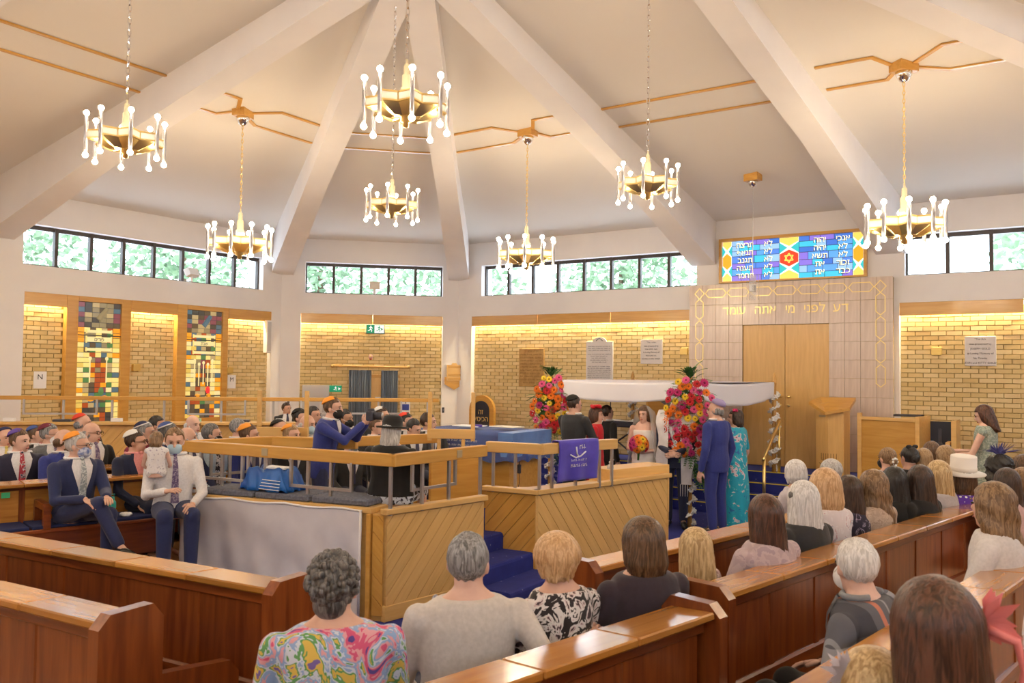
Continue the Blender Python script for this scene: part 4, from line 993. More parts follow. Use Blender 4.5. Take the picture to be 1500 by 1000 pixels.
pew('dark wooden pew behind the person in the checked jacket', (3.43,-2.2), (4.07,1.5), TZ, PH, ends=(0,0))
pew('dark wooden pew across the left foreground, second from the camera', (-3.0,-2.70), (1.03,-2.29), TZ, PH, ends=(0,1))
pew('dark wooden pew in the bottom left corner, nearest the camera', (-2.0,-3.24), (.90,-3.0), TZ, PH, ends=(0,1))
# men's pews
pew('front men\'s pew with arm rests beneath the man in the orange skullcap', (-3.87,.27), (-4.45,-1.9), TZ, h=.82, ends=(1,1), men=True, group='men\'s pews')
pew('second men\'s pew from the front, under the young man in a striped tie', (-4.35,2.0), (-5.30,-1.7), TZ, h=.82, ends=(1,0), men=True, group='men\'s pews')
pew('third men\'s pew from the front, before the partition', (-4.75,3.4), (-6.35,-1.4), TZ, h=.82, ends=(1,0), men=True, group='men\'s pews')
# small tags and things on the men's pews
def gp(px, py, z): return gnd(px, py, z)
for i, (px, py, c_) in enumerate(((34,710,(.05,.45,.20)),)):
    p = Vector((-4.02,-1.00,1.02)); o = board('seat_tag', .004, .07, .05, p, mat('tag_green', c_, .6), None, R(-15), .001); tag(o, 'small green and white seat tag on the front men\'s pew', 'tag')
tb = empty('water_bottle', (-3.52,-.28,TZ+.468)); tag(tb, 'turquoise drinks bottle on the front men\'s pew seat', 'bottle')
MB().lathe([(.03,0),(.033,.01),(.033,.07),(.027,.085),(.033,.10),(.033,.15),(.02,.17)], 12).build('bottle_body', mat('turquoise', (.05,.55,.50), .3), tb, True)
MB().lathe([(.017,.17),(.019,.175),(.019,.20),(.01,.205)], 10).tube([(.0,-.015,.205),(0,-.02,.225),(0,.02,.225),(0,.015,.205)], .005, 6).build('cap', mat('turquoise_dark', (.04,.42,.40), .4), tb, True)
ts = MB()
for i in range(5): ts.ball((.03*math.cos(i*1.3), .03*math.sin(i*1.3), .018), (.035,.028,.02), 8, 5)
o = ts.build('tissue', WHITE, None, True, (-3.52,-.14,TZ+.468)); tag(o, 'crumpled white tissue beside the turquoise bottle', 'tissue')
# ================================================================ chuppah
CP1, CP2, CP3, CP4 = (-3.02,6.90), (-.53,6.64), (.0,8.95), (-2.65,9.20)
PC_ = Vector((sum(p[0] for p in (CP1,CP2,CP3,CP4))/4, sum(p[1] for p in (CP1,CP2,CP3,CP4))/4, 0))
chup = empty('chuppah', (PC_.x, PC_.y, 0)); tag(chup, 'wedding canopy of white cloth on four garlanded wooden poles', 'wedding canopy')
POLE = wood('pole_wood', (.50,.25,.06), (.66,.38,.12), .4, axis='Z')
PETAL = mat('white_petal', (.88,.88,.88), .7); LEAFM = noisy('fern_green', (.02,.09,.02), (.07,.22,.05), 6, .6); LEAF2 = noisy('fern_light', (.10,.24,.06), (.20,.38,.12), 6, .6)
rgf = random.Random(11)
_pet = MB()
for i in range(5):
    a = 2*math.pi*i/5; _pet.ball((.02*math.cos(a), .02*math.sin(a), 0), (.016,.016,.007), 6, 4)
PETME = _pet.mesh('blossom', PETAL, True)
for k, (p, zb) in enumerate(((CP1,0),(CP2,0),(CP3,.6),(CP4,.6))):
    q = Vector((p[0]-PC_.x, p[1]-PC_.y, 0))
    MB().tube([(q.x,q.y,zb),(q.x,q.y,2.06)], .035, 10).build('pole', POLE, chup, True)
    MB().lathe([(.0,.19),(.012,.16),(.030,.11),(.038,.07),(.025,.03),(.04,.02),(.04,0)][::-1], 10, Mx((q.x,q.y,2.05))).build('finial', POLE, chup, True)
    gz, an = zb+.05, 0
    lim = (0, 1.05, 1.75, 1.85)[k]; lim = (1.0, 1.05, 1.95, 1.95)[k]
    while gz < lim:
        r_ = .05+.02*rgf.random()
        o = inst(PETME, 'garland_flower', (q.x+r_*math.cos(an), q.y+r_*math.sin(an), gz), (rgf.uniform(-1.2,1.2), rgf.uniform(-1.2,1.2), rgf.random()*6), chup); o.scale = [rgf.uniform(1.0,1.6)]*3
        an += .42; gz += .0115
# canopy cloth: sagging sheet with valances
def canopy_cloth():
    c = [Vector((p[0]-PC_.x, p[1]-PC_.y, 0)) for p in (CP1,CP2,CP3,CP4)]
    n = 26; vs = []; fs = []
    for i in range(n+1):
        for k in range(n+1):
            u, v = i/n, k/n
            p = c[0]*(1-u)*(1-v)+c[1]*u*(1-v)+c[2]*u*v+c[3]*(1-u)*v
            z = 2.07-.09*math.sin(math.pi*u)*math.sin(math.pi*v)-.03*math.sin(math.pi*u)*(1-v)
            vs.append((p.x, p.y, z))
    for i in range(n):
        for k in range(n): fs.append((i*(n+1)+k, (i+1)*(n+1)+k, (i+1)*(n+1)+k+1, i*(n+1)+k+1))
    CL = mat('white_linen', (.80,.80,.88), .8)
    o = MB().add(vs, fs).build('canopy_cloth', CL, chup, True)
    md = o.modifiers.new('thick', 'SOLIDIFY'); md.thickness = .004
    for e, (a, b, dr, nm) in enumerate(((c[0],c[1],.27,1),(c[1],c[2],.26,2),(c[2],c[3],.25,3),(c[3],c[0],.25,4))):
        n2, m2 = 40, 8; vs = []; fs = []
        out = Vector(((b-a).y, -(b-a).x, 0)).normalized()
        for i in range(n2+1):
            t_ = i/n2; p = a+(b-a)*t_; top = 2.075-.035*math.sin(math.pi*t_)
            for k in range(m2+1):
                s_ = k/m2; d_ = dr*(.85+.25*math.sin(math.pi*t_)) if e != 1 else dr*(.75+.55*math.sin(math.pi*t_*.9))
                off = .02+.012*math.sin(t_*31+e)*s_+.018*math.sin(t_*9+e)*s_
                vs.append((*(p+out*off).xy, top-d_*s_))
        for i in range(n2):
            for k in range(m2): fs.append((i*(m2+1)+k, i*(m2+1)+k+1, (i+1)*(m2+1)+k+1, (i+1)*(m2+1)+k))
        v_ = MB().add(vs, fs).build('valance', CL, chup, True); md = v_.modifiers.new('thick', 'SOLIDIFY'); md.thickness = .003
    # pointed inner flap with lettering, far side, and script on the near inner side
    M3 = c[3]; M0 = c[0]; a = math.atan2((c[2]-c[3]).y, (c[2]-c[3]).x)
    fl_ = MB().prism([(.35,0),(1.15,0),(.75,-.28)], -.003, .003, Mx((M3.x, M3.y-.04, 1.86), a) @ Matrix.Rotation(R(90), 4, 'X')).build('pointed_flap', mat('cream_flap', (.72,.69,.68), .8), chup)
    strokes(chup, M3.x+.75*math.cos(a), M3.y+.75*math.sin(a)-.06, 1.83, .42, .028, 140, INK, (R(90),0,a))
    strokes(chup, M3.x+1.75*math.cos(a), M3.y+1.75*math.sin(a)-.08, 1.92, .40, .085, 141, INK, (R(90),0,a))
canopy_cloth()
# flower arrangements on the two front poles
FC_ = {'orange': (.85,.20,.01), 'pink': (.80,.10,.30), 'red': (.62,.02,.03), 'yellow': (.90,.62,.03), 'magenta': (.55,.02,.18)}
def gerbera(c, big=1.0):
    key = 'g_'+c
    if key in _m: return _m[key]
    mb = MB(); pm = mat('petal_'+c, FC_[c], .55); cm = mat('centre_'+c, tuple(x*.35 for x in FC_[c]), .8)
    for lay, (n, r0, zz) in enumerate(((14,.055,.0),(11,.038,.008))):
        for i in range(n):
            a = 2*math.pi*i/n+lay*.2; M4 = Matrix.Rotation(a, 4, 'Z') @ Matrix.Translation((r0*.55,0,zz)) @ Matrix.Rotation(R(-12-14*lay), 4, 'Y')
            mb.ball((0,0,0), (r0*.52,.0095,.003), 6, 4, M4)
    mb.m = 1; mb.ball((0,0,.010), (.014,.014,.009), 8, 5)
    _m[key] = mb.mesh('flower_'+c, [pm, cm], True); return _m[key]
def fern(mb, p, d, L, w_=.028, droop=.3):
    d = d.normalized(); up = Vector((0,0,1)); sd = d.cross(up).normalized()
    n = 7; pts = [p+d*(L*i/n)-up*(droop*L*(i/n)**2) for i in range(n+1)]
    mb.tube(pts, .003, 4, False)
    for i in range(1, n+1):
        for s_ in (-1,1):
            t_ = (d*.6+sd*s_).normalized(); ll = L*.30*(1-.55*i/n); q = pts[i]; nrm = t_.cross(d).normalized()*.0
            a = d*w_*.35; mb.add([q, q+t_*ll*.5+a, q+t_*ll, q+t_*ll*.5-a], [(0,1,2,3)])
def arrangement(label, p, zc, h, w_, nfl, seed, tail):
    rg = random.Random(seed); o = empty('flower_arrangement', (p[0], p[1], 0)); tag(o, label, 'flowers', 'flower arrangements on the canopy poles')
    view = Vector((CAM.x-p[0], CAM.y-p[1], 0)).normalized(); sd = Vector((-view.y, view.x, 0))
    # foam core shaped like a drop, hidden by leaves
    core = MB(); rc = random.Random(seed+1)
    for i in range(26):
        t_ = (i+.5)/26; core.ball(Vector((0,0,zc+h*(.46-.92*t_)))+sd*rc.uniform(-.28,.28)*w_*math.sin(math.pi*t_)+view*.01, (.10*math.sin(math.pi*(.12+.76*t_)),)*2+(.07,), 10, 6)
    core.build('foliage_core', LEAFM, o, True)
    lf, lf2 = MB(), MB()
    for i in range(90):
        t_ = rg.random(); z = zc+h*(.62-1.15*t_); wr = w_*math.sin(math.pi*min(1, .15+.8*(1-t_)))*.5
        a = rg.uniform(-2.2,2.2); dr = view*math.cos(a)+sd*math.sin(a)
        q = Vector((0,0,z))+dr*wr*.6
        dd = (dr+Vector((0,0,rg.uniform(-.5,.7)+(.9 if t_ < .12 else 0)-(1.0 if t_ > .8 else 0))))
        fern(lf if i % 3 else lf2, q, dd, rg.uniform(.13,.24))
    for i in range(16): 
        fern(lf, Vector((0,0,zc+h*.5))+view*.04, (sd*rg.uniform(-.8,.8)+Vector((0,0,1))+view*.3), rg.uniform(.16,.26))
    for i in range(int(14*tail)):
        t_ = rg.random(); fern(lf if i % 2 else lf2, Vector((.0,0,zc-h*.55-t_*.12))+sd*(.03+.12*t_)+view*.05, (sd*rg.uniform(-.1,.9)+Vector((0,0,-1.2))+view*.2), rg.uniform(.18,.34), .03, .2)
    lf.build('foliage', LEAFM, o)['kind'] = 'stuff'; lf2.build('pale_foliage', LEAF2, o)['kind'] = 'stuff'
    names = list(FC_); pts = []
    tries = 0
    while len(pts) < nfl and tries < 4000:
        tries += 1
        t_ = rg.random(); z = zc+h*(.50-.98*t_); wr = w_*.5*math.sin(math.pi*(.18+.70*(1-t_)))**.8
        u = rg.uniform(-1,1)*wr
        if all((u-a)**2+(z-b)**2 > .0068 for a, b, c in pts): pts.append((u, z, rg.choice(['orange','pink','red','yellow','orange','pink','magenta','yellow','red','orange'])))
    for u, z, c in pts:
        wr = w_*.5; fd = math.sqrt(max(.01, 1-(u/(wr*1.15))**2))*.15
        q = sd*u+view*(.05+fd)+Vector((0,0,z)); dr = (view*1.0+sd*(u/wr)*.9+Vector((0,0,(z-zc)/h*.9+.12+rg.uniform(-.2,.2)))).normalized()
        f_ = inst(gerbera(c), 'flower_head', q, dr.to_track_quat('Z','Y').to_euler(), o); f_.scale = [rg.uniform(1.0,1.4)*(.78 if c == 'yellow' else 1)]*3
    gy = MB()
    for i in range(150):
        t_ = rg.random(); z = zc+h*(.45-.95*t_); u = rg.uniform(-1,1)*w_*.5*math.sin(math.pi*(.2+.68*(1-t_))); fd = .15+rg.random()*.05
        q = sd*u+view*fd+Vector((0,0,z)); gy.ball(q, .008, 5, 4)
    gy.build('gypsophila', PETAL, o)['kind'] = 'stuff'
    return o
arrangement('large bright gerbera arrangement on the near right canopy pole', CP2, 1.58, 1.08, .74, 64, 3, 1.8)
arrangement('bright gerbera arrangement on the left canopy pole behind the rabbi', CP1, 1.66, .92, .62, 48, 8, .3)
# ================================================================ lectern, clergy box, handrails, keyboard
def g6(px, py): return gnd(px, py, .6)
lc = empty('lectern', (.86,9.2,.6), R(-8)); tag(lc, 'pale oak lectern with pointed top and carved candelabrum before the ark', 'lectern')
MB().prism([(-.22,-.13),(0,-.20),(.22,-.13),(.22,.14),(-.22,.14)], 0, 1.08).build('pedestal', OAKPZ, lc)
lt = MB(); top = [(-.31,-.20,1.17),(0,-.32,1.02),(.33,-.17,1.10),(.30,.18,1.24),(-.27,.18,1.24)]
lt.add([(x,y,z) for x,y,z in top]+[(x,y,z-.05) for x,y,z in top], [(0,1,2,3,4),(9,8,7,6,5)]+[(i,5+i,5+(i+1)%5,(i+1)%5) for i in range(5)]); lt.build('desk_top', OAK, lc)
MB().box(-.06,.06,-.008,.0,.93,.96, Mx((-.1,-.172,0), R(-17))).build('name_plate', mat('dull_plate', (.55,.45,.28), .4, .6), lc)
cv = MB()
def carve(x0, z0, x1, z1):
    y0, y1 = (-.20+abs(x0)*.308-.003), (-.20+abs(x1)*.308-.003); cv.tube([(x0,y0,z0),(x1,y1,z1)], .0045, 4)
for i in range(7): 
    x = -.12+.04*i; carve(x, .36, x, .26-(.02*(3-abs(3-i)))*0-(.04 if i == 3 else .0)-.012*(3-abs(i-3)))
for s_ in (-1,1): carve(s_*.12,.26,0,.21); carve(s_*.16,.20,0,.13)
carve(0,.26,0,.13); cv.build('carved_candelabrum', mat('carving', (.25,.12,.03), .7), lc)
# clergy box to the right of the ark
cbx = empty('clergy_box', (2.02,9.15,.6), 0); tag(cbx, 'oak clergy box with navy seat right of the ark', 'box seat')
board('front_panel', .86, .05, .92, (-.28,-.22,.46), OAK, cbx, R(-14)); board('cap_rail', .92, .09, .05, (-.28,-.22,.94), OAKP, cbx, R(-14))
board('end_post', .06, .09, 1.02, (-.72,-.12,.51), OAKP, cbx); board('side_panel', .06, .5, 1.0, (.17,-.15,.5), OAKP, cbx, R(-10)); board('far_panel', .07, .5, .96, (.60,-.1,.48), OAKP, cbx)
board('seat_back', .40, .04, .80, (.38,.12,.52), mat('navy_leather', (.015,.02,.04), .45), cbx); board('arm_rail', .06, .30, .05, (.52,-.2,.62), OAKP, cbx); board('rear_panel', .9, .04, .9, (.1,.2,.45), OAK, cbx)
bkk = board('open_book', .40, .22, .03, (1.98,9.13,1.6), INK, None, 0, .004); tag(bkk, 'dark book lying on top of the clergy box', 'book')
# brass handrails beside the ark steps
def handrail(label, x, y0, y1):
    o = empty('handrail', (x, 0, 0)); tag(o, label, 'handrail', 'brass step handrails')
    MB().tube([(0,y0,.05),(0,y0,.92)], .026, 10).build('post', BRASS, o, True); MB().tube([(0,y1,.6),(0,y1,1.42)], .026, 10).build('post', BRASS, o, True)
    MB().tube([(0,y0-.06,.88),(0,y0,.92),(0,y1,1.42),(0,y1+.06,1.43)], .026, 10).build('rail', BRASS, o, True)
handrail('brass handrail on the ark steps beside the right canopy pole', .08, 8.15, 8.95); handrail('brass handrail on the ark steps behind the groom', -2.05, 8.15, 8.95)
# keyboard on stand with a wooden chair behind
kb = empty('keyboard_stand', (-2.98,9.25,.36), R(-18)); tag(kb, 'black electronic keyboard on a folding stand behind the bride', 'keyboard')
board('keyboard_body', 1.25, .32, .11, (0,0,.90), INK, kb, b=.02); board('keys', 1.10, .13, .012, (0,-.09,.958), WHITE, kb); board('display', .30, .05, .01, (-.15,.07,.957), mat('lcd', (.5,.5,.55), .4), kb)
for s_ in (-1,1): MB().tube([(-.45*s_,-.12*s_,.255),(.40*s_,.12*s_,.84)], .016, 8).build('stand_leg', INK, kb, True)
mr = MB(); mr.tube([(-.32,.12,.95),(-.34,.16,1.30),(.30,.16,1.30),(.28,.12,.95)], .014, 6); mr.build('music_rest', INK, kb, True)
kc = empty('wooden_chair', (-2.35,9.62,.6), R(-12)); tag(kc, 'oak high-backed chair behind the keyboard', 'chair')
for s_ in (-1,1): 
    board('back_post', .05, .05, 1.25, (s_*.30,.12,.62), OAK, kc); board('leg', .05, .05, .45, (s_*.28,-.3,.22), OAK, kc); board('arm', .05, .42, .04, (s_*.30,-.1,.66), OAK, kc)
board('back_panel', .56, .03, .60, (0,.12,.86), OAK, kc); board('seat', .6, .46, .06, (0,-.1,.45), OAK, kc); board('top_rail', .7, .06, .06, (0,.12,1.27), PEW, kc)
bs = empty('stool', (-3.0,8.75,.45)); tag(bs, 'small oak stool by the keyboard', 'stool')
board('seat', .40, .30, .04, (0,0,.42), OAK, bs)
for a in (-1,1):
    for b in (-1,1): board('leg', .04, .04, .40, (a*.16,b*.11,.20), OAK, bs)
# plastic-covered chair by the pillar
pcv = empty('covered_chair', (*nw(-1.15,-.42,0).xy, TZ), R(45)); tag(pcv, 'chair shrouded in clear plastic by the corner pillar', 'chair')
board('seat', .5, .5, .08, (0,0,.45), mat('grey_fabric', (.45,.44,.46), .8), pcv); board('backrest', .5, .08, 1.05, (0,.2,.98), mat('grey_fabric', (.45,.44,.46), .8), pcv)
for a in (-1,1):
    for b in (-1,1): board('leg', .04, .04, .42, (a*.2,b*.2,.21), OAK, pcv)
MB().box(-.28,.28,.12,.28,.35,1.55).build('plastic_shroud', mat('milky_film', (.9,.9,.93), .2, alpha=.45), pcv)
# ---- trees outside the clerestory
TLEAF = noisy('outdoor_leaves', (.12,.20,.11), (.24,.34,.20), 3, .6)
def tree(label, x, y, h, r_, seed):
    rg = random.Random(seed); o = empty('tree', (x, y, 0)); tag(o, label, 'tree', 'trees outside the windows')
    MB().tube([(0,0,-.2),(.1,0,h*.5),(0,.1,h*.8)], [.22,.16,.07], 8).build('trunk', wood('bark', (.10,.06,.03), (.2,.13,.08), .9, axis='Z'), o, True)
    lf = MB()
    for i in range(1500):
        a, b, c = rg.gauss(0,1), rg.gauss(0,1), rg.gauss(0,1); n = math.sqrt(a*a+b*b+c*c)+1e-6; q = r_*rg.random()**.4
        p = Vector((a/n*q, b/n*q, h*.72+c/n*q*.85)); d1 = Vector((rg.uniform(-1,1), rg.uniform(-1,1), rg.uniform(-.6,.6))).normalized()*.16; d2 = d1.cross(Vector((rg.random(),rg.random(),rg.random()))).normalized()*.09
        lf.add([p-d1, p+d2, p+d1, p-d2], [(0,1,2,3)])
    lf.build('crown', TLEAF, o)['kind'] = 'stuff'
TR = [(-17.5,.8,6.4,2.0,'left windows, second pane from the left'),(-17.8,5.2,7.0,2.3,'left windows, behind the floodlight'),(-17.2,9.8,7.0,2.2,'left windows, by the corner pillar'),(-15.6,13.6,6.8,2.1,'corner window, left half'),(-12.2,16.2,7.2,2.3,'corner window, right half'),(-7.6,18.6,6.6,2.1,'windows left of the ark, first panes'),(-3.0,18.2,6.8,2.2,'windows left of the ark, above the plaques'),(4.6,18.4,6.8,2.2,'windows right of the ark, first panes'),(9.0,18.0,6.6,2.0,'windows at the right edge')]
for i, (x, y, h, r_, lab) in enumerate(TR): tree('leafy pale green tree seen through the '+lab, x, y, h, r_, 20+i)
# ================================================================ people
REM = []                                         # (object, voxel, smooth iterations, extra mesh builder)
def _loft(mb, rings, n=16, M=None):
    """rings: (centre, rx, ry, X axis, Y axis)"""
    vs = []; k = len(rings)
    for c, rx, ry, X, Y in rings:
        for j in range(n):
            q = 2*math.pi*j/n; vs.append(Vector(c)+X*(rx*math.cos(q))+Y*(ry*math.sin(q)))
    fs = [(i*n+j, i*n+(j+1) % n, (i+1)*n+(j+1) % n, (i+1)*n+j) for i in range(k-1) for j in range(n)]
    fs += [tuple(range(n-1,-1,-1)), tuple((k-1)*n+j for j in range(n))]
    mb.add(vs, fs, M)
def limb(mb, pts, rs, n=12):
    mb.tube(pts, rs, n)
    for p, r_ in zip(pts, rs): mb.ball(p, r_*.99, n, 8)
def rem(mb, name, mat_, parent, voxel, it=3, extra=None):
    me = mb.mesh(name, mat_, True); o = inst(me, name, parent=parent); REM.append((o, voxel, it, extra)); return o
def hand(mb, w_, d, nrm, side, curl=.35, s=1.0):
    """w_ wrist, d direction of the fingers, nrm palm normal, side +1 thumb on +cross"""
    d = d.normalized(); nrm = (nrm-d*nrm.dot(d)).normalized(); x = d.cross(nrm)*side
    M4 = Matrix(((x.x,d.x,nrm.x,w_.x),(x.y,d.y,nrm.y,w_.y),(x.z,d.z,nrm.z,w_.z),(0,0,0,1)))
    mb.ball((0,.0,0), (.026*s,.03*s,.020*s), 8, 6, M4); mb.ball((0,.045*s,0), (.040*s,.048*s,.015*s), 10, 6, M4); mb.ball((0,.07*s,.0), (.038*s,.025*s,.014*s), 10, 6, M4)
    for i, (fx, L) in enumerate(((.029,.070),(.010,.080),(-.010,.075),(-.028,.058))):
        p = Vector((fx*s, .085*s, 0)); a = 0; pts = [p]
        for j, f_ in enumerate((.45,.32,.23)):
            a += curl*(.7+.3*j); p = p+Vector((0, math.cos(a), math.sin(a)))*L*f_*s; pts.append(p)
        mb.tube([M4 @ q for q in pts], [.0095*s,.009*s,.0082*s,.0065*s], 7)
    mb.tube([M4 @ Vector(q) for q in ((.03*s,.02*s,.004*s),(.052*s,.045*s,.012*s),(.058*s,.075*s,.02*s))], [.013*s,.011*s,.008*s], 7)
SKIN = [noisy('skin_%d' % i, a, b, 14, .5) for i, (a, b) in enumerate((((.62,.36,.27),(.70,.43,.33)), ((.56,.30,.21),(.64,.37,.27)), ((.66,.41,.33),(.74,.48,.39)), ((.44,.24,.15),(.52,.30,.20))))]
EYEM = mat('eye_dark', (.02,.015,.012), .3); LIPM = mat('lips', (.48,.14,.12), .5); BROWM = mat('brow', (.10,.06,.04), .8)
def hairmat(name, dark, light, rough=.38):
    if 'hair_'+name in _m: return _m['hair_'+name]
    M = mat('hair_'+name, light, rough); b = bsdf(M)
    n = nd(M, 'ShaderNodeTexNoise', Scale=1.0, Detail=6.0, Distortion=1.2); lk(M, coords(M, (70,70,7)), n.inputs['Vector'])
    r_ = ramp(M, n.outputs[0], [(.38, dark), (.62, light)]); lk(M, r_.outputs[0], b.inputs['Base Color'])
    bp = nd(M, 'ShaderNodeBump', Strength=.5, Distance=.01); lk(M, n.outputs[0], bp.inputs['Height']); lk(M, bp.outputs[0], b.inputs['Normal'])
    return M
HAIR = {k: hairmat(k, *v) for k, v in {'black': ((.008,.007,.008),(.03,.025,.025)), 'dkbrown': ((.018,.009,.006),(.075,.036,.022)), 'auburn': ((.03,.010,.005),(.12,.045,.025)), 'brown': ((.05,.025,.012),(.17,.09,.045)), 'ltbrown': ((.12,.065,.03),(.34,.21,.11)),
    'blonde': ((.36,.22,.09),(.70,.52,.28)), 'strawberry': ((.45,.25,.11),(.72,.48,.27)), 'white': ((.50,.49,.50),(.82,.81,.82)), 'grey': ((.10,.10,.105),(.36,.36,.38)), 'silver': ((.32,.31,.31),(.62,.61,.61)), 'dkgrey': ((.035,.035,.04),(.20,.19,.19)), 'sandy': ((.22,.13,.06),(.45,.30,.16))}.items()}
def fab(name, col, rough=.85, sheen=.15): return noisy('fab_'+name, tuple(c*.88 for c in col), col, 60, rough, .05, sheen=sheen)
NAVY = fab('navy', (.022,.032,.11)); NAVY2 = fab('navy_deep', (.012,.018,.055)); BLUES_ = fab('royal_suit', (.03,.045,.25)); CHAR = fab('charcoal', (.03,.031,.036)); BLK = fab('black', (.008,.008,.010)); GREYS = fab('grey_suit', (.16,.165,.18)); WSH = fab('white_shirt', (.80,.79,.82)); LBL = fab('light_blue_shirt', (.52,.66,.80)); PINKS = fab('pink_shirt', (.74,.30,.30)); MAR = fab('maroon', (.24,.02,.05))
MASKB = mat('mask_blue', (.42,.60,.74), .8); MASKK = mat('mask_black', (.012,.012,.014), .8); MASKF = noisy('mask_floral', (.10,.16,.45), (.62,.66,.78), 40, .8)
def head_parts(o, HM, spec, sk, vox):
    """hair, kippah, mask, glasses ... as children; HM head matrix in local space"""
    hs, hc = spec.get('hair', 'short'), HAIR.get(spec.get('hc', 'brown'))
    def HB(): return MB()
    rg = random.Random(spec.get('seed', 1))
    if hs in ('short', 'crop'):
        mb = MB(); k = 1.0 if hs == 'short' else .965
        n, m_ = 36, 22; vs = []; fs = []
        for i in range(m_+1):
            a = math.pi*i/m_
            for j in range(n):
                q = 2*math.pi*j/n; x, y, z = math.sin(a)*math.cos(q), math.sin(a)*math.sin(q), math.cos(a)
                rp = 1+.030*math.sin(9*q+5*z+rg.random()*.8)+.02*rg.uniform(-1,1)
                P = Vector((x*.083*k*rp, -.020+y*.098*k*rp, .030+z*.100*k*rp))
                if P.z < -.02:
                    f_ = 1-.30*min(1, (-.02-P.z)/.08); P.x *= f_; P.y = -.03+(P.y+.03)*f_
                    P.z = max(P.z, -.098+.012*rg.random())
                if P.y > .02 and P.z < .062: P.y = .02-(.062-P.z)*.35
                vs.append(P)
        fs = [(i*n+j, i*n+(j+1) % n, (i+1)*n+(j+1) % n, (i+1)*n+j) for i in range(m_) for j in range(n)]
        mb.add(vs, fs, HM); mb.build('hair', hc, o, True)
    elif hs == 'curlyshort':
        mb = MB(); rg2 = random.Random(9)
        mb.ball((0,-.022,.030), (.084,.098,.098), 24, 16, HM); mb.ball((0,-.055,-.045), (.062,.045,.055), 16, 10, HM)
        for i in range(230):
            z = rg2.uniform(-.75,1); a = rg2.uniform(0,6.283); q = math.sqrt(1-z*z); x, y = q*math.cos(a), q*math.sin(a)
            if y > .35 and z < .45: continue
            f_ = 1 if z > -.3 else .82
            mb.ball((x*.086*f_, -.024+y*.100*f_, .028+z*.100), (rg2.uniform(.010,.019),)*3, 6, 5, HM)
        mb.build('hair', hc, o, True)
    elif hs == 'fringe':
        mb = MB()
        for s_ in (-1,1): mb.ball((s_*.062,-.035,-.01), (.024,.06,.045), 12, 8, HM)
        mb.ball((0,-.075,-.02), (.062,.034,.05), 12, 8, HM); mb.build('hair', hc, o, True)
    elif hs in ('bob', 'long', 'wavy', 'curly', 'puffy', 'shoulder'):
        L = {'bob': .135, 'puffy': .10, 'shoulder': .22, 'long': .42, 'wavy': .45, 'curly': .30}[hs]*spec.get('hl', 1.0)
        wide = {'puffy': 1.18, 'curly': 1.35, 'wavy': 1.12, 'bob': 1.10}.get(hs, 1.04); n = 64; vs = []
        amp = {'wavy': .055, 'curly': .10, 'puffy': .05}.get(hs, .026); zs = []
        z = .128
        N = 30
        for i in range(N+1):
            t_ = i/N
            z = .128-(.128+L)*(t_**1.15); zs.append(z)
            if z > .02: f_ = math.sqrt(max(.0, 1-((z-.02)/.110)**2)); rx, ry, yc = .088*f_*wide, .104*f_, -.014
            else:
                u = min(1, (.02-z)/.12); rx = (.088+.010*u)*wide; ry = .104-.028*u; yc = -.014-.030*u
                if z < -.12:
                    v = min(1, (-.12-z)/.12); rx += .012*v*(1 if hs != 'bob' else -.6); ry = .076-.034*v; yc = -.044-.046*v
                if hs in ('bob','puffy'): 
                    e = max(0, (t_-(.80 if hs == 'bob' else .62))/(.2 if hs == 'bob' else .38)); rx *= 1-(.22 if hs == 'bob' else .42)*e; ry *= 1-.25*e
                else:
                    e = max(0, (t_-.75)/.25); rx *= 1-.40*e*e; ry *= 1-.3*e
            for j in range(n):
                q = 2*math.pi*j/n
                rp = 1+amp*.5*math.sin(13*q+(9*z*10 if hs in ('wavy','curly') else 3*z*6)+1.5*math.sin(z*22))+amp*.45*math.sin(29*q+2*math.sin(z*31))+amp*.35*rg.uniform(-1,1)
                if hs in ('wavy','curly') and z < .03: rp += amp*.8*math.sin(z*58+2*q)
                x, y = rx*rp*math.cos(q), yc+ry*rp*math.sin(q)
                if z < .055 and y > .038: y = .038+(y-.038)*.15     # keep the face clear
                vs.append(Vector((x, y, z+(.012*rg.uniform(-1,1) if i > N-3 else 0))))
        fs = [(i*n+j, (i+1)*n+j, (i+1)*n+(j+1) % n, i*n+(j+1) % n) for i in range(N) for j in range(n)] + [tuple(range(n)), tuple(N*n+j for j in range(n-1,-1,-1))]
        # long hair falls straight down from the head whatever the head's tilt
        MB().add(vs, fs, HM).build('hair', hc, o, True)
    elif hs in ('bun', 'updo'):
        mb = MB(); mb.ball((0,-.018,.028), (.083,.100,.098), 24, 16, HM); mb.ball((0,-.098,.0 if hs == 'bun' else -.03), (.048,.040,.048), 16, 10, HM)
        for i in range(9): a = i*.7; mb.ball((.03*math.cos(a), -.105-.01*math.sin(2*a), (-.0 if hs == 'bun' else -.03)+.03*math.sin(a)), .02, 8, 6, HM)
        mb.build('hair', hc, o, True)
    kp = spec.get('kippah')
    if kp:
        mb = MB(); n = 20; prof = [(.0,.135),(.03,.131),(.058,.116),(.078,.088),(.083,.078)]
        M4 = HM @ Matrix.Translation((0,-.022,.0)) @ Matrix.Rotation(R(22), 4, 'X')
        mb.lathe([(max(r_,.001)*1.08, z+.004) for r_, z in prof][::-1], n, M4); kc = mat('kippah_'+kp, {'orange': (.85,.33,.04), 'purple': (.12,.07,.38), 'black': (.01,.01,.012), 'navy': (.015,.02,.08), 'red': (.72,.06,.03), 'white': (.75,.74,.74), 'blue': (.05,.09,.30), 'maroon': (.16,.02,.04)}[kp], .8); k_ = mb.build('skullcap', kc, o, True)
        if spec.get('band'): MB().lathe([(.0900,.080),(.0915,.094),(.088,.094),(.087,.080)], n, M4).build('skullcap_band', WSH, k_, True)
    mk = spec.get('mask')
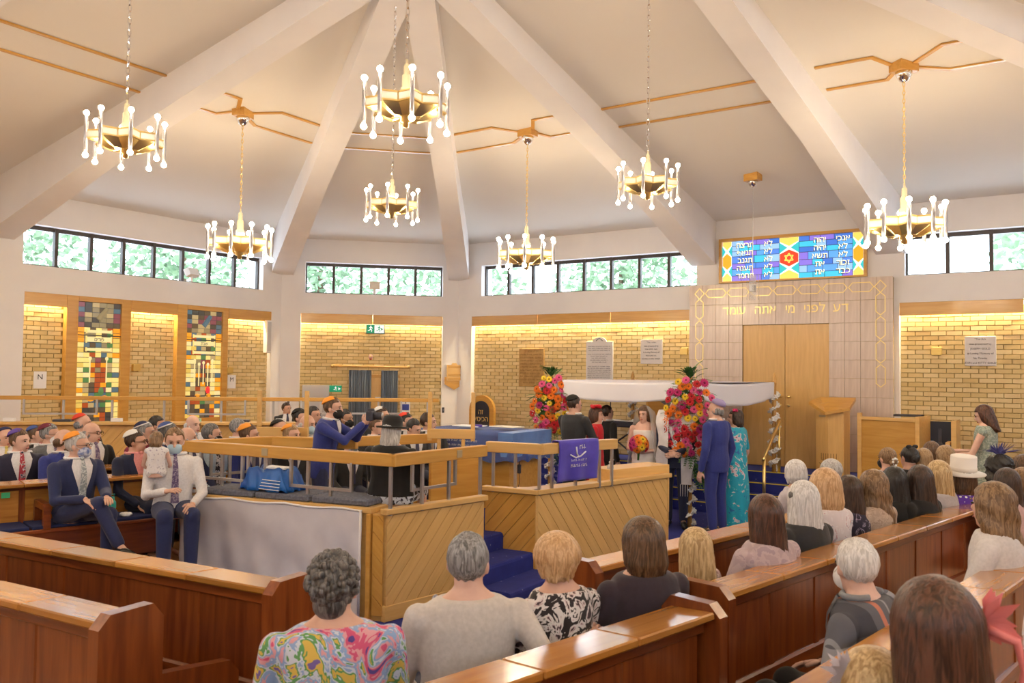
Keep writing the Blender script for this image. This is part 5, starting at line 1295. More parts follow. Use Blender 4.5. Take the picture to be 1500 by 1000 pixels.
    if mk:
        mm = {'blue': MASKB, 'black': MASKK, 'floral': MASKF, 'white': WSH}[mk]
        mb = MB(); mb.ball((0,.046,-.052), (.064,.066,.060), 16, 12, HM); k_ = mb.build('face_mask', mm, o, True)
        for s_ in (-1,1): MB().tube([HM @ Vector(p) for p in ((s_*.052,.07,-.035),(s_*.074,.02,-.01),(s_*.079,-.012,.012))], .002, 4).build('ear_loop', WSH, k_)
    if spec.get('glasses'):
        g = MB()
        for s_ in (-1,1):
            g.tube([HM @ Vector((s_*.032+.024*math.cos(a), .097, .008+.018*math.sin(a))) for a in [2*math.pi*i/12 for i in range(13)]], .0025, 5, False)
            g.tube([HM @ Vector(p) for p in ((s_*.056,.095,.01),(s_*.078,.0,.012))], .0025, 5)
        g.build('glasses', BROWM, o)
    if spec.get('beard'):
        MB().ball((0,.036,-.080), (.056,.052,.040), 14, 10, HM).build('beard', hc or HAIR['brown'], o, True)
    if spec.get('face', True):
        for s_ in (-1,1): MB().ball((s_*.031,.083,.008), (.011,.008,.006), 8, 6, HM).build('eye', EYEM, o, True)
        if not spec.get('hat'):
            for s_ in (-1,1): MB().tube([HM @ Vector(p) for p in ((s_*.016,.093,.026),(s_*.032,.092,.031),(s_*.048,.082,.026))], .0035, 5).build('eyebrow', hc if hs != 'fringe' else BROWM, o)
        if not mk: MB().ball((0,.087,-.062), (.024,.008,.007), 10, 6, HM).build('mouth', LIPM, o, True)
def person(label, head, zf, face, headdir=None, pose='sit', top=NAVY, bottom=None, style='suit', shirt=WSH, tie=None, sk=0, lean=0.0, arms=None, vox=.014, legs=None, bare_arms=False, nod=0.0, roll=0.0, sleeves=None, group=None, hem=None, child=1.0, skirt_mat=None, cat='person', wide=1.0, **spec):
    """head: world position of the head centre; face/headdir: plan angles in degrees"""
    zn = {'sit': 1.145, 'stand': 1.535}[pose]
    s = (head[2]-zf)/zn if child == 1.0 else child
    ln = R(lean)
    rz = R(face-90); Rm = Matrix.Rotation(rz, 3, 'Z')
    pz = (.585 if pose == 'sit' else .97)*s               # pelvis height
    up = Vector((0, math.sin(ln), math.cos(ln))); fy = Vector((0, math.cos(ln), -math.sin(ln))); X = Vector((1,0,0))
    pel = Vector((0,0,pz)); Lh = .555*s                    # pelvis -> head centre
    hc_ = pel+up*Lh+Vector((0,.02*s,0))
    off = Rm @ Vector((hc_.x, hc_.y, 0))
    o = empty('person', (head[0]-off.x, head[1]-off.y, head[2]-hc_.z if child != 1.0 else zf), rz); tag(o, label, cat, group)
    hd = R(((headdir if headdir is not None else face)-face+180) % 360-180)
    HM = Matrix.Translation(hc_) @ Matrix.Rotation(hd, 4, 'Z') @ Matrix.Rotation(R(-nod), 4, 'X') @ Matrix.Rotation(R(roll), 4, 'Y') @ Matrix.Scale(s if child == 1.0 else s*1.25, 4)
    fem = style in ('dress', 'blouse', 'top')
    sw = (.165 if fem else .192)*s*wide; cr = (.150 if fem else .175)*wide
    rings = [(-.13,.165*wide,.115),(-.05,.172*wide,.122),(.06,.150*wide,.110),(.13,.142*wide if fem else .155*wide,.105),(.24,cr*.98,.118 if not fem else .115),(.34,cr,.112),(.405,cr*.92,.094),(.435,.118,.080),(.465,.078,.068),(.49,.058,.058)]
    def spine(t_): return pel+up*(t_*s)
    def torso(mb, g, t0=-.2, t1=.6, extra=()):
        rr = [(spine(t_), (rx+g)*s, (ry+g)*s, X, fy) for t_, rx, ry in rings if t0 <= t_ <= t1]
        _loft(mb, rr, 20)
    def surf(t_, a, g):
        for (ta, xa, ya), (tb, xb, yb) in zip(rings, rings[1:]):
            if ta <= t_ <= tb: f_ = (t_-ta)/(tb-ta); rx, ry = xa+(xb-xa)*f_, ya+(yb-ya)*f_; break
        else: rx, ry = rings[-1][1:]
        return spine(t_)+X*((rx+g)*s*math.sin(a))+fy*((ry+g)*s*math.cos(a))
    S = {}; E_ = {}; W_ = {}
    for i, sg_ in enumerate((-1, 1)):                    # -1 left, +1 right
        sh = spine(.362)+X*(sg_*sw); S[sg_] = sh
        tg = (arms or {}).get(sg_)
        if tg is None: tg = (sg_*.17, .30, pz/s-.06+.02) if pose == 'sit' else (sg_*.235, .06, .80)
        w_ = Vector(tg)*s
        d = w_-sh; D = d.length; a1, a2 = .29*s, .265*s
        if D > (a1+a2)*.985: w_ = sh+d*((a1+a2)*.985/D); d = w_-sh; D = d.length
        ca = (a1*a1+D*D-a2*a2)/(2*a1*D); h_ = a1*math.sqrt(max(0, 1-ca*ca))
        dn = d.normalized(); pole = Vector((sg_*.55,-.5,-.75)); pole = (pole-dn*pole.dot(dn)).normalized()
        E_[sg_] = sh+dn*(a1*ca)+pole*h_; W_[sg_] = w_
    hips = {g_: pel+Vector((g_*.088*s,0,-.05*s)) for g_ in (-1,1)}
    K, A_, T_ = {}, {}, {}
    for g_ in (-1,1):
        lg = (legs or {}).get(g_)
        if lg: K[g_], A_[g_], T_[g_] = [Vector(v)*s for v in lg]
        elif pose == 'sit': K[g_] = Vector((g_*.11,.42,.535))*s; A_[g_] = Vector((g_*.11,.40,.085))*s; T_[g_] = Vector((g_*.13,.55,.04))*s
        else: K[g_] = Vector((g_*.10,.02,.51))*s; A_[g_] = Vector((g_*.10,-.02,.085))*s; T_[g_] = Vector((g_*.13,.14,.035))*s
    # ---- the body: one continuous skin
    b = MB(); torso(b, -.012)
    limb(b, [spine(.43), spine(.48)+Vector((0,.005,0)), hc_+(HM.to_3x3() @ Vector((0,-.022,-.06)))], [.066*s,.058*s,.055*s])
    hm = HM
    b.ball((0,-.010,.026), (.0755,.093,.094), 16, 12, hm); b.ball((0,.020,-.035), (.060,.070,.082), 14, 10, hm); b.ball((0,.060,-.092), (.028,.022,.022), 10, 8, hm)
    b.tube([hm @ Vector(p) for p in ((0,.086,.012),(0,.100,-.012),(0,.108,-.028))], [.009*s,.011*s,.013*s], 8); b.ball((0,.101,-.028), (.014,.010,.009), 8, 6, hm)
    b.ball((0,.076,.028), (.052,.016,.012), 10, 6, hm)
    for g_ in (-1,1): b.ball((g_*.077,-.008,-.008), (.011,.021,.032), 8, 6, hm)
    for g_ in (-1,1):
        limb(b, [S[g_], E_[g_], W_[g_]], [.046*s,.038*s,.026*s]); limb(b, [hips[g_], K[g_], A_[g_], T_[g_]], [.080*s,.055*s,.036*s,.030*s])
    hx = MB()
    for g_ in (-1,1):
        d = (W_[g_]-E_[g_]).normalized(); hd_ = (spec.get('hands') or {}).get(g_)
        dd, nn, cu = (Vector(hd_[0]), Vector(hd_[1]), hd_[2]) if hd_ else (d, Vector((-g_*.5,0,-1)) if pose == 'sit' else Vector((-g_,0,-.1)), .3)
        hand(hx, W_[g_]+d*.015*s, dd, nn, g_ if pose == 'sit' or hd_ else -g_, cu, s)
    rem(b, 'body', SKIN[sk], o, vox, 2, hx)
    # ---- clothes
    gap = .012 if style != 'suit' else .018
    t = MB(); torso(t, gap, -.06 if (pose == 'sit' or style != 'suit') else -.13, .345 if spec.get('strapless') else .44)
    if style == 'suit' and pose == 'stand': _loft(t, [(spine(-.20), .178*wide*s, .128*s, X, fy), (spine(-.05), .190*wide*s, .138*s, X, fy), (spine(.1), .165*wide*s, .122*s, X, fy)], 20)
    for g_ in (-1,1):
        if not spec.get('strapless'): t.ball(S[g_]-up*.005*s, (.053 if fem else .060)*s, 12, 8)
        if not bare_arms:
            fr = sleeves or 1.0; rr = [.062*s,.053*s,.042*s] if style == 'suit' else [.057*s,.049*s,.038*s]
            if fr >= 1: limb(t, [S[g_], E_[g_], E_[g_]+(W_[g_]-E_[g_])*.93], rr)
            elif fr > .5: limb(t, [S[g_], E_[g_], E_[g_]+(W_[g_]-E_[g_])*(fr-.5)], rr)
            else: limb(t, [S[g_], S[g_]+(E_[g_]-S[g_])*fr*2], rr[:2])
    nm = {'suit': 'jacket', 'shirt': 'shirt', 'dress': 'dress', 'blouse': 'blouse', 'top': 'top'}[style]
    if style == 'dress':
        if pose == 'stand':
            _loft(t, [(spine(-.02), .170*wide*s, .125*s, X, fy), (Vector((0,.0,.60*s)), .20*s, .165*s, X, Vector((0,1,0))), (Vector((0,.0,(hem or .45)*s)), .225*s, .19*s, X, Vector((0,1,0)))], 22)
        else:
            for g_ in (-1,1): limb(t, [hips[g_], K[g_]-Vector((0,.05,0))*s], [.098*s,.076*s])
    rem(t, nm, top, o, vox, 3)
    if style in ('suit',):
        # shirt front, lapels and tie follow the chest
        def patch(name, t0, t1, w0, w1, g, m_, par=o, n=6, c0=0.0):
            vs = []; fs = []; q = 6
            for i in range(n+1):
                tt = t0+(t1-t0)*i/n; w_ = w0+(w1-w0)*i/n
                for k in range(q+1): vs.append(surf(tt, c0+w_*(k/q*2-1), g))
            for i in range(n):
                for k in range(q): fs.append((i*(q+1)+k, i*(q+1)+k+1, (i+1)*(q+1)+k+1, (i+1)*(q+1)+k))
            return MB().add(vs, fs).build(name, m_, par, True)
        sh_ = patch('shirt_front', .08 if tie else .26, .445, .03, .62 if tie else .4, .026, shirt)
        if tie: patch('tie', .06, .44, .19, .10, .034, tie); MB().ball(surf(.452, 0, .026), (.020*s,.016*s,.020*s), 8, 6).build('tie_knot', tie, o, True)
        for g_ in (-1,1):
            vs = []; 
            for i in range(7):
                tt = .07+.38*i/6; wi = .03+.59*i/6
                vs += [surf(tt, g_*wi, .030), surf(tt, g_*(wi+.22+.12*math.sin(math.pi*i/6)), .026)]
            MB().add(vs, [(2*i, 2*i+1, 2*i+3, 2*i+2) for i in range(6)]).build('lapel', top, o, True)
        cl = MB(); cl.tube([surf(.450, a, .004) for a in [R(-135+27*i) for i in range(11)]], .014*s, 6); cl.build('collar', shirt, o, True)
        for g_ in (-1,1):
            d = (W_[g_]-E_[g_]).normalized(); MB().tube([W_[g_]-d*.035*s, W_[g_]-d*.006*s], [.034*s,.033*s], 10).build('cuff', shirt, o, True)
    elif style == 'shirt':
        cl = MB(); cl.tube([surf(.450, a, .003) for a in [R(-140+28*i) for i in range(11)]], .014*s, 6); cl.build('collar', top, o, True)
        if tie:
            vs = []
            for i in range(9):
                tt = .02+.42*i/8; w_ = .20-.11*i/8
                vs += [surf(tt, -w_, .022), surf(tt, w_, .022)]
            MB().add(vs, [(2*i, 2*i+1, 2*i+3, 2*i+2) for i in range(8)]).build('tie', tie, o, True); MB().ball(surf(.452, 0, .018), (.020*s,.016*s,.020*s), 8, 6).build('tie_knot', tie, o, True)
    if bottom is not None:
        g = MB()
        _loft(g, [(spine(-.12), .172*s*wide, .128*s, X, fy), (spine(-.04), .178*s*wide, .128*s, X, fy), (spine(.04), .160*s*wide, .118*s, X, fy)], 18)
        if skirt_mat or style in ('blouse', 'top') and spec.get('skirt'):
            if pose == 'sit':
                for g_ in (-1,1): limb(g, [hips[g_], K[g_]-Vector((0,.03,0))*s], [.100*s,.078*s])
            else: _loft(g, [(spine(-.1), .172*s, .125*s, X, fy), (Vector((0,0,.45*s)), .20*s, .17*s, X, Vector((0,1,0)))], 20)
            rem(g, 'skirt', bottom, o, vox, 3)
        else:
            for g_ in (-1,1): limb(g, [hips[g_], K[g_], A_[g_]+(K[g_]-A_[g_])*.06], [.098*s,.074*s,.056*s])
            rem(g, 'trousers', bottom, o, vox, 3)
    if spec.get('shoes'):
        for g_ in (-1,1):
            f = MB(); d = (T_[g_]-A_[g_]); d.z = 0 if pose != 'x' else d.z; limb(f, [A_[g_]-Vector((0,0,.03))*s-d.normalized()*.03*s, T_[g_]+d.normalized()*.06*s], [.042*s,.036*s]); f.build('shoe', spec['shoes'], o, True)
    spec['seed'] = hash(label) % 1000 if False else sum(map(ord, label)) % 997
    head_parts(o, HM, spec, sk, vox)
    return o, HM, dict(S=S, E=E_, W=W_, s=s, spine=spine, surf=surf, K=K, A=A_)
FLR = {'floral_bright': [(.0,(.70,.12,.25)),(.38,(.72,.30,.42)),(.46,(.20,.35,.62)),(.52,(.55,.65,.80)),(.57,(.12,.35,.14)),(.63,(.75,.50,.10)),(.70,(.16,.10,.38))]}
def pattern(name, stops, scale=9, dist=1.5, rough=.8): return noisy('pat_'+name, stops[0][1], stops[-1][1], scale, rough, 0, 3.0, .1, stops, (1,1,1), 'CONSTANT', dist)
P_MULTI = pattern('bright_floral', [(0,(.10,.06,.30)),(.34,(.66,.10,.22)),(.42,(.74,.36,.42)),(.47,(.28,.42,.70)),(.52,(.62,.68,.80)),(.56,(.12,.34,.12)),(.60,(.72,.50,.10)),(.66,(.20,.14,.42))], 7, 2.2)
P_ZEBRA = pattern('black_white', [(0,(.02,.015,.02)),(.46,(.02,.015,.02)),(.47,(.72,.68,.68)),(.58,(.55,.42,.44)),(.62,(.05,.03,.04))], 11, 2.5)
P_TEAL = pattern('teal_floral', [(0,(.02,.16,.45)),(.36,(.01,.38,.55)),(.56,(.04,.50,.60)),(.60,(.75,.62,.68)),(.66,(.42,.10,.20)),(.70,(.70,.75,.80))], 5, 2.5, .5)
P_SKIRT = pattern('grey_floral', [(0,(.02,.02,.04)),(.44,(.03,.03,.06)),(.46,(.50,.55,.66)),(.62,(.56,.60,.70)),(.64,(.04,.04,.08))], 16, 1.2)
P_LILAC = pattern('lilac_knit', [(0,(.46,.36,.40)),(.5,(.54,.43,.46)),(.6,(.40,.31,.36))], 14, .8)
P_PALEFL = pattern('pale_floral', [(0,(.72,.66,.70)),(.50,(.78,.74,.78)),(.58,(.60,.36,.40)),(.62,(.45,.55,.66)),(.66,(.78,.74,.78))], 12, 1.5)
P_DKFL = pattern('dark_floral', [(0,(.02,.015,.04)),(.54,(.025,.02,.05)),(.58,(.42,.34,.46)),(.63,(.02,.015,.04))], 22, 1.0)
P_LACE = pattern('beige_lace', [(0,(.50,.38,.30)),(.48,(.58,.45,.36)),(.54,(.44,.32,.25)),(.6,(.60,.48,.38))], 26, .5)
P_POLKA = None
def polka():
    M = mat('purple_polka', (.10,.03,.40), .7); v = nd(M, 'ShaderNodeTexVoronoi', Scale=30.0); v.inputs['Randomness'].default_value = .25; lk(M, coords(M), v.inputs['Vector'])
    r_ = ramp(M, v.outputs['Distance'], [(0,(.85,.85,.9)),(.28,(.85,.85,.9)),(.30,(.11,.03,.42)),(1,(.11,.03,.42))]); lk(M, r_.outputs[0], bsdf(M).inputs['Base Color']); return M
P_POLKA = polka()
def plaid():
    M = mat('grey_check', (.2,.2,.22), .85); t = coords(M, (1,1,1), (.1,.2,.3)); sx = nd(M, 'ShaderNodeSeparateXYZ'); lk(M, t, sx.inputs[0])
    def band(sock, freq, lo, hi, ph):
        a = nd(M, 'ShaderNodeMath', operation='MULTIPLY_ADD'); a.inputs[1].default_value = freq; a.inputs[2].default_value = ph; lk(M, sock, a.inputs[0])
        f = nd(M, 'ShaderNodeMath', operation='FRACT'); lk(M, a.outputs[0], f.inputs[0])
        g = nd(M, 'ShaderNodeMath', operation='LESS_THAN'); g.inputs[1].default_value = hi; lk(M, f.outputs[0], g.inputs[0])
        h = nd(M, 'ShaderNodeMath', operation='GREATER_THAN'); h.inputs[1].default_value = lo; lk(M, f.outputs[0], h.inputs[0])
        k = nd(M, 'ShaderNodeMath', operation='MULTIPLY'); lk(M, g.outputs[0], k.inputs[0]); lk(M, h.outputs[0], k.inputs[1]); return k.outputs[0]
    cur = None
    def mixc(prev, fac, col, amt):
        m_ = nd(M, 'ShaderNodeMix', data_type='RGBA'); mu = nd(M, 'ShaderNodeMath', operation='MULTIPLY'); mu.inputs[1].default_value = amt; lk(M, fac, mu.inputs[0]); lk(M, mu.outputs[0], m_.inputs[0])
        if prev is None: m_.inputs[6].default_value = (.30,.31,.36,1)
        else: lk(M, prev, m_.inputs[6])
        m_.inputs[7].default_value = (*col,1); return m_.outputs[2]
    cur = mixc(None, band(sx.outputs[0], 3.1, .0, .35, .1), (.03,.03,.045), .75); cur = mixc(cur, band(sx.outputs[2], 3.0, .0, .35, .3), (.035,.035,.05), .7)
    cur = mixc(cur, band(sx.outputs[0], 3.1, .5, .58, .1), (.60,.20,.12), .8); cur = mixc(cur, band(sx.outputs[2], 3.0, .55, .62, .3), (.60,.20,.12), .75); cur = mixc(cur, band(sx.outputs[0], 3.1, .70,.74,.1), (.40,.42,.46), .6)
    lk(M, cur, bsdf(M).inputs['Base Color']); return M
P_CHECK = plaid()
TIE_R = pattern('tie_red_stripe', [(0,(.42,.03,.06)),(.5,(.42,.03,.06)),(.52,(.70,.62,.66)),(.58,(.02,.02,.08))], 30, 0, .5); TIE_N = fab('tie_navy', (.03,.03,.09), .5); TIE_G = pattern('tie_pale', [(0,(.30,.34,.38)),(.5,(.62,.66,.68)),(.6,(.25,.30,.34))], 40, 0, .5); TIE_P = pattern('tie_purple', [(0,(.12,.08,.20)),(.5,(.40,.34,.44)),(.58,(.14,.10,.22))], 40, 0, .5); TIE_Y = fab('tie_yellow', (.72,.58,.16), .5); TIE_C = pattern('tie_check', [(0,(.7,.7,.75)),(.5,(.04,.04,.06))], 40, 0, .5)
BSHOE = mat('black_shoe', (.012,.011,.011), .3); TAN = mat('tan_shoe', (.36,.14,.04), .45)
HZ = 1.475
def hp(px, py, Z=None, z=HZ): return at(px, py, Z) if Z else gnd(px, py, z)
GW, GM = 'women seated in the right-hand pews', 'men seated in the left-hand pews'
WF, WH = 158, 124                                # women: body and head directions
def W(label, px, py, top, hair, hc, Z=None, z=HZ, style='blouse', hl=1.0, head=WH, **k):
    k.setdefault('bottom', NAVY2); k.setdefault('vox', .012)
    return person(label, hp(px, py, Z, z-.06), TZ, k.pop('body', WF), head, 'sit', top, style=style, hair=hair, hc=hc, face_=0, hl=hl, group=k.pop('group', GW), **k)
def acc(o, HM, mb, name, m_, smooth=True): return mb.build(name, m_, o, smooth)
# ---- near right: women and men seen from behind
W('person with cropped dark grey curls in a bright multicoloured floral blouse', 490, 858, P_MULTI, 'curlyshort', 'dkgrey', z=1.49, wide=1.22, head=118, body=140)
o, HM, J = W('person with short grey hair in a pale jumper, arm along the pew top', 686, 824, fab('cream_jumper', (.62,.58,.56)), 'short', 'grey', z=1.50, style='top', wide=1.22, head=118, body=138, arms={1:(.50,.02,.80)}, sk=2)
o, HM, J = W('person with short strawberry blonde hair in a black and white patterned top', 816, 818, P_ZEBRA, 'puffy', 'strawberry', z=1.47, hl=.7, head=120)
W('person with a chin-length brown bob in a plain dark top', 940, 795, fab('aubergine', (.035,.022,.035)), 'bob', 'brown', z=1.50, wide=1.12, head=150, body=150, style='top')
ch_, HM, J = person('small blonde child in a sparkly pink top on the pew', hp(1018, 805, None, 1.30), TZ, 158, 130, 'sit', pattern('pink_sequin', [(0,(.36,.22,.22)),(.5,(.58,.42,.40)),(.58,(.75,.62,.60))], 60, 0), fab('pink_skirt', (.62,.16,.32)), style='top', hair='shoulder', hc='blonde', child=.74, vox=.012, group=GW)
W('person with long auburn-brown hair in a lilac wrap', 1120, 756, P_LILAC, 'long', 'auburn', z=1.50, hl=.8, wide=1.15, head=135)
o, HM, J = W('person with long straight white hair in a charcoal jacket', 1176, 733, CHAR, 'shoulder', 'white', z=1.51, hl=1.0, wide=1.08)
MB().ball((-.075,-.03,.04), (.02,.03,.026), 10, 8, HM).build('hair_clip', HAIR['dkgrey'], o, True)
W('person with smooth honey-blonde hair in a pale floral blouse', 1208, 713, P_PALEFL, 'bob', 'strawberry', z=1.54, hl=1.1, wide=1.05)
W('person with dark shoulder-length hair in a dark sprigged dress', 1243, 720, P_DKFL, 'shoulder', 'dkbrown', z=1.46, wide=.98)
W('person with long wavy light-brown hair in a beige lace dress', 1279, 712, P_LACE, 'wavy', 'ltbrown', z=1.49)
W('person with long straight black hair in black, among the long-haired women', 1309, 706, BLK, 'long', 'black', z=1.48)
W('person with long dark chestnut hair in black beside the blonde woman', 1347, 704, BLK, 'long', 'dkbrown', z=1.49)
W('person with shoulder-length golden blonde hair in pale grey', 1374, 696, fab('pale_grey', (.52,.50,.55)), 'shoulder', 'blonde', z=1.49)
o, HM, J = W('person in a white top hat and purple spotted dress', 1410, 700, P_POLKA, 'bob', 'brown', z=1.46, hat=True, style='top', head=120)
ht = MB(); HT = HM @ Matrix.Translation((0,-.01,.055)) @ Matrix.Rotation(R(6), 4, 'X'); ht.lathe([(.075,.0),(.165,-.012),(.17,-.004),(.10,.012),(.098,.13),(.095,.136),(.0,.138)], 24, HT); hk = ht.build('top_hat', mat('white_felt', (.82,.79,.76), .8), o, True)
MB().lathe([(.1005,.014),(.1035,.016),(.1030,.045),(.0995,.046)], 24, HT).build('hat_band', mat('cream_ribbon', (.74,.70,.66), .5), hk, True)
MB().tube([J['surf'](.465, a, .014)+J['spine'](.02)-J['spine'](0) for a in [R(-150+30*i) for i in range(11)]], .016, 6).build('collar', WSH, o, True)
# row in front of them
GA = 'women in the pew nearest the ark'
W('person with short white hair in the front women\'s pew', 1165, 692, fab('pale_lilac', (.60,.56,.62)), 'bob', 'white', z=1.43, hl=.6, group=GA)
W('person with grey hair mostly hidden behind the honey-blonde woman', 1217, 690, fab('stone', (.45,.42,.40)), 'puffy', 'silver', z=1.41, hl=.7, group=GA)
o, HM, J = W('person with a plaited light-brown updo and black mask in the front pew', 1299, 671, fab('dusty', (.42,.36,.36)), 'updo', 'ltbrown', z=1.43, head=140, mask='black', group=GA)
fw = MB()
for i in range(8): fw.ball((.03*math.cos(i*.8), -.125+.008*math.sin(3*i), -.02+.035*math.sin(i*.8)), .013, 6, 5, HM)
fw.build('hair_flowers', PETAL, o, True)
o, HM, J = W('person with glossy black hair and a black bow in the front pew', 1331, 669, BLK, 'bun', 'black', z=1.44, head=140, group=GA)
bw = MB(); [bw.ball((s_*.04,-.05,.118), (.042,.012,.022), 10, 6, HM) for s_ in (-1,1)]; bw.build('bow', BLK, o, True)
W('person with straight light brown hair in the front pew', 1352, 672, fab('dusty', (.42,.36,.36)), 'shoulder', 'sandy', z=1.42, group=GA)
W('person with brown wavy hair at the far end of the front pew', 1364, 661, fab('stone', (.45,.42,.40)), 'shoulder', 'brown', z=1.44, group=GA)
W('person with pale wavy hair at the far end of the front pew', 1384, 667, fab('pale_grey', (.52,.50,.55)), 'wavy', 'sandy', z=1.42, hl=.6, group=GA)
# third row
GC = 'people in the third women\'s pew'
o, HM, J = W('person with cropped white hair in a grey checked jacket', 1252, 828, P_CHECK, 'short', 'white', z=1.47, style='suit', shirt=fab('grey_roll', (.25,.26,.29)), wide=1.3, head=135, body=172, bottom=BLK, sk=2, group=GC, mask='white', lean=6, arms={-1:(-.30,.30,.60), 1:(.26,.30,.62)})
o, HM, J = W('person with very long curly light-brown hair in a white cardigan', 1453, 740, fab('white_cardigan', (.74,.71,.72)), 'wavy', 'ltbrown', Z=4.45, hl=1.0, head=150, body=170, bottom=P_PALEFL, skirt=True, group=GC, sleeves=.75)
W('person with brown hair behind the curly-haired woman', 1474, 708, fab('blush', (.62,.42,.42)), 'long', 'dkbrown', z=1.47, group=GC)
W('person with light brown hair at the right edge', 1497, 706, fab('blush', (.62,.42,.42)), 'long', 'ltbrown', z=1.45, group=GC)
o, HM, J = W('person with dark curly hair and a navy feather fascinator', 1463, 684, fab('stone', (.45,.42,.40)), 'curly', 'black', z=1.47, hl=.85, group=GC)
fa = MB()
for i in range(26):
    a = R(-70+140*i/25); fa.add([HM @ Vector(p) for p in ((.02*math.sin(a),-.02,.115),(.06*math.sin(a)+.012,-.03,.15),(.05+.22*math.sin(a),-.03+.03*math.cos(i),.11+.13*math.cos(a)),(.06*math.sin(a)-.012,-.03,.14))], [(0,1,2,3)])
fa.build('fascinator', mat('navy_feather', (.05,.05,.22), .7), o)
W('person with brown wavy hair beside the navy fascinator, right edge', 1498, 684, fab('stone', (.45,.42,.40)), 'wavy', 'brown', z=1.45, hl=.8, group=GC)
# nearest camera
o, HM, J = W('person with long dark brown hair and a pink fascinator, close at bottom right', 1368, 925, BLK, 'long', 'auburn', Z=2.02, head=124, body=150, vox=.01, hl=1.1, group='people closest to the camera')
fa = MB(); rgx = random.Random(5)
for i in range(16):
    a = rgx.uniform(-1,1); b = rgx.uniform(-.6,1.2); r_ = rgx.uniform(.05,.085); c_ = Vector((.098,-.02,.035))
    d1 = Vector((.55+.3*a, -.4+.6*rgx.random(), b)).normalized()*r_; d2 = d1.cross(Vector((0,1,.3))).normalized()*.016
    fa.add([HM @ (c_), HM @ (c_+d1*.55+d2), HM @ (c_+d1), HM @ (c_+d1*.55-d2)], [(0,1,2,3)])
fa.tube([HM @ Vector(p) for p in ((.10,-.03,.02),(.15,-.05,-.0),(.165,-.05,-.06),(.150,-.05,-.11))], [.012,.011,.008,.003], 7); fa.build('fascinator', mat('coral_feather', (.75,.22,.22), .6), o, True)
o, HM, J = W('person with sleek blonde hair, top of head at the bottom edge', 1276, 1012, CHAR, 'bob', 'blonde', Z=2.15, head=128, vox=.012, group='people closest to the camera')
fa = MB()
for i in range(22):
    a = R(-60+150*i/21); c_ = Vector((-.075,-.02,.06)); d1 = Vector((-.75*math.cos(a), .35*math.sin(3*i), .75*math.sin(a)+.25)).normalized()*(.055+.02*math.sin(i*2)); d2 = d1.cross(Vector((0,1,.2))).normalized()*.009
    fa.add([HM @ c_, HM @ (c_+d1*.55+d2), HM @ (c_+d1), HM @ (c_+d1*.55-d2)], [(0,1,2,3)])
fa.build('fascinator', mat('lilac_feather', (.60,.56,.62), .7), o, True)
# ---- men on the left
MF, MH = 5, 40
def Mn(label, px, py, Z, top=NAVY, tie=TIE_N, hair='short', hc='brown', body=MF, head=MH, style='suit', group=GM, **k):
    k.setdefault('bottom', NAVY2); k.setdefault('vox', .014)
    return person(label, hp(px, py, Z), TZ, body, head, 'sit', top, style=style, tie=tie, hair=hair, hc=hc, group=group, **k)
# front: legs crossed, hands on the knee
o, HM, J = Mn('person in a navy suit and orange skullcap, legs crossed, hands on knee', 115, 652, 7.7, NAVY, TIE_G, 'short', 'silver', body=-2, head=38, kippah='orange', mask='floral', glasses=True, sk=0, bottom=NAVY,
    legs={1: ((.02,.46,.66),(-.10,.60,.30),(-.10,.75,.24)), -1: ((-.10,.42,.55),(-.10,.40,.09),(-.12,.55,.04))}, arms={1:(.10,.36,.70), -1:(-.06,.44,.71)}, hands={1:((-.25,.85,-.35),(0,-.2,-1),.25), -1:((.3,.9,-.1),(0,-.2,-1),.3)}, shoes=BSHOE, lean=3, vox=.011)
o, HM, J = Mn('person in a white shirt and blue mask holding the toddler', 256, 646, 7.9, WSH, TIE_P, 'short', 'ltbrown', body=-28, head=-35, style='shirt', mask='blue', bottom=NAVY, arms={1:(.10,.34,.74), -1:(-.13,.33,.62)}, shoes=TAN, nod=8, vox=.012)
tp = hp(230, 644, 7.7)
person('toddler with fair hair in a white spotted dress held by the man', tp, tp.z-.62, 140, 110, 'sit', pattern('white_spot', [(0,(.74,.72,.74)),(.58,(.78,.76,.78)),(.62,(.40,.36,.45))], 60, 0), style='dress', hair='bob', hc='ltbrown', child=.50, vox=.009, hl=.7, sk=2, bare_arms=True)
Mn('young person in a dark suit, purple skullcap and red striped tie', 30, 646, 8.4, fab('midnight', (.022,.020,.05)), TIE_R, 'short', 'brown', kippah='purple', body=-15, head=22, sk=2)
Mn('older bald person in a navy skullcap and yellow tie at the left edge', 9, 641, 9.4, CHAR, TIE_Y, 'fringe', 'grey', kippah='navy', body=-20, head=-5)
Mn('person in a grey suit, maroon skullcap and dark-edged mask', 74, 636, 9.3, GREYS, TIE_P, 'short', 'grey', kippah='maroon', mask='white', glasses=True)
Mn('person with a blue skullcap and red scarf, half hidden', 54, 637, 10.0, CHAR, TIE_R, 'short', 'brown', kippah='blue')
Mn('bald bearded person in a blue suit behind the orange skullcap', 95, 645, 8.5, BLUES_, None, 'fringe', 'brown', beard=True)
Mn('bald person in glasses and a black suit', 135, 634, 9.2, BLK, TIE_P, 'fringe', 'grey', glasses=True, body=0, head=25)
Mn('bald person in a red skullcap in the back row', 122, 620, 10.6, CHAR, TIE_N, 'fringe', 'grey', kippah='red')
Mn('person in a pink shirt, glasses and grey-white skullcap', 200, 647, 8.5, NAVY2, PINKS, 'short', 'dkbrown', shirt=PINKS, kippah='white', glasses=True, sk=1)
Mn('grey-haired person in a navy skullcap and maroon top', 214, 633, 9.5, MAR, None, 'short', 'grey', style='shirt', kippah='navy', band=True)
Mn('dark-haired person in a black mask in the back row', 231, 623, 10.6, CHAR, None, 'short', 'black', mask='black', sk=1)
Mn('person with a striped blue skullcap behind the young father', 249, 634, 9.4, NAVY, TIE_N, 'short', 'dkgrey', kippah='blue', band=True)
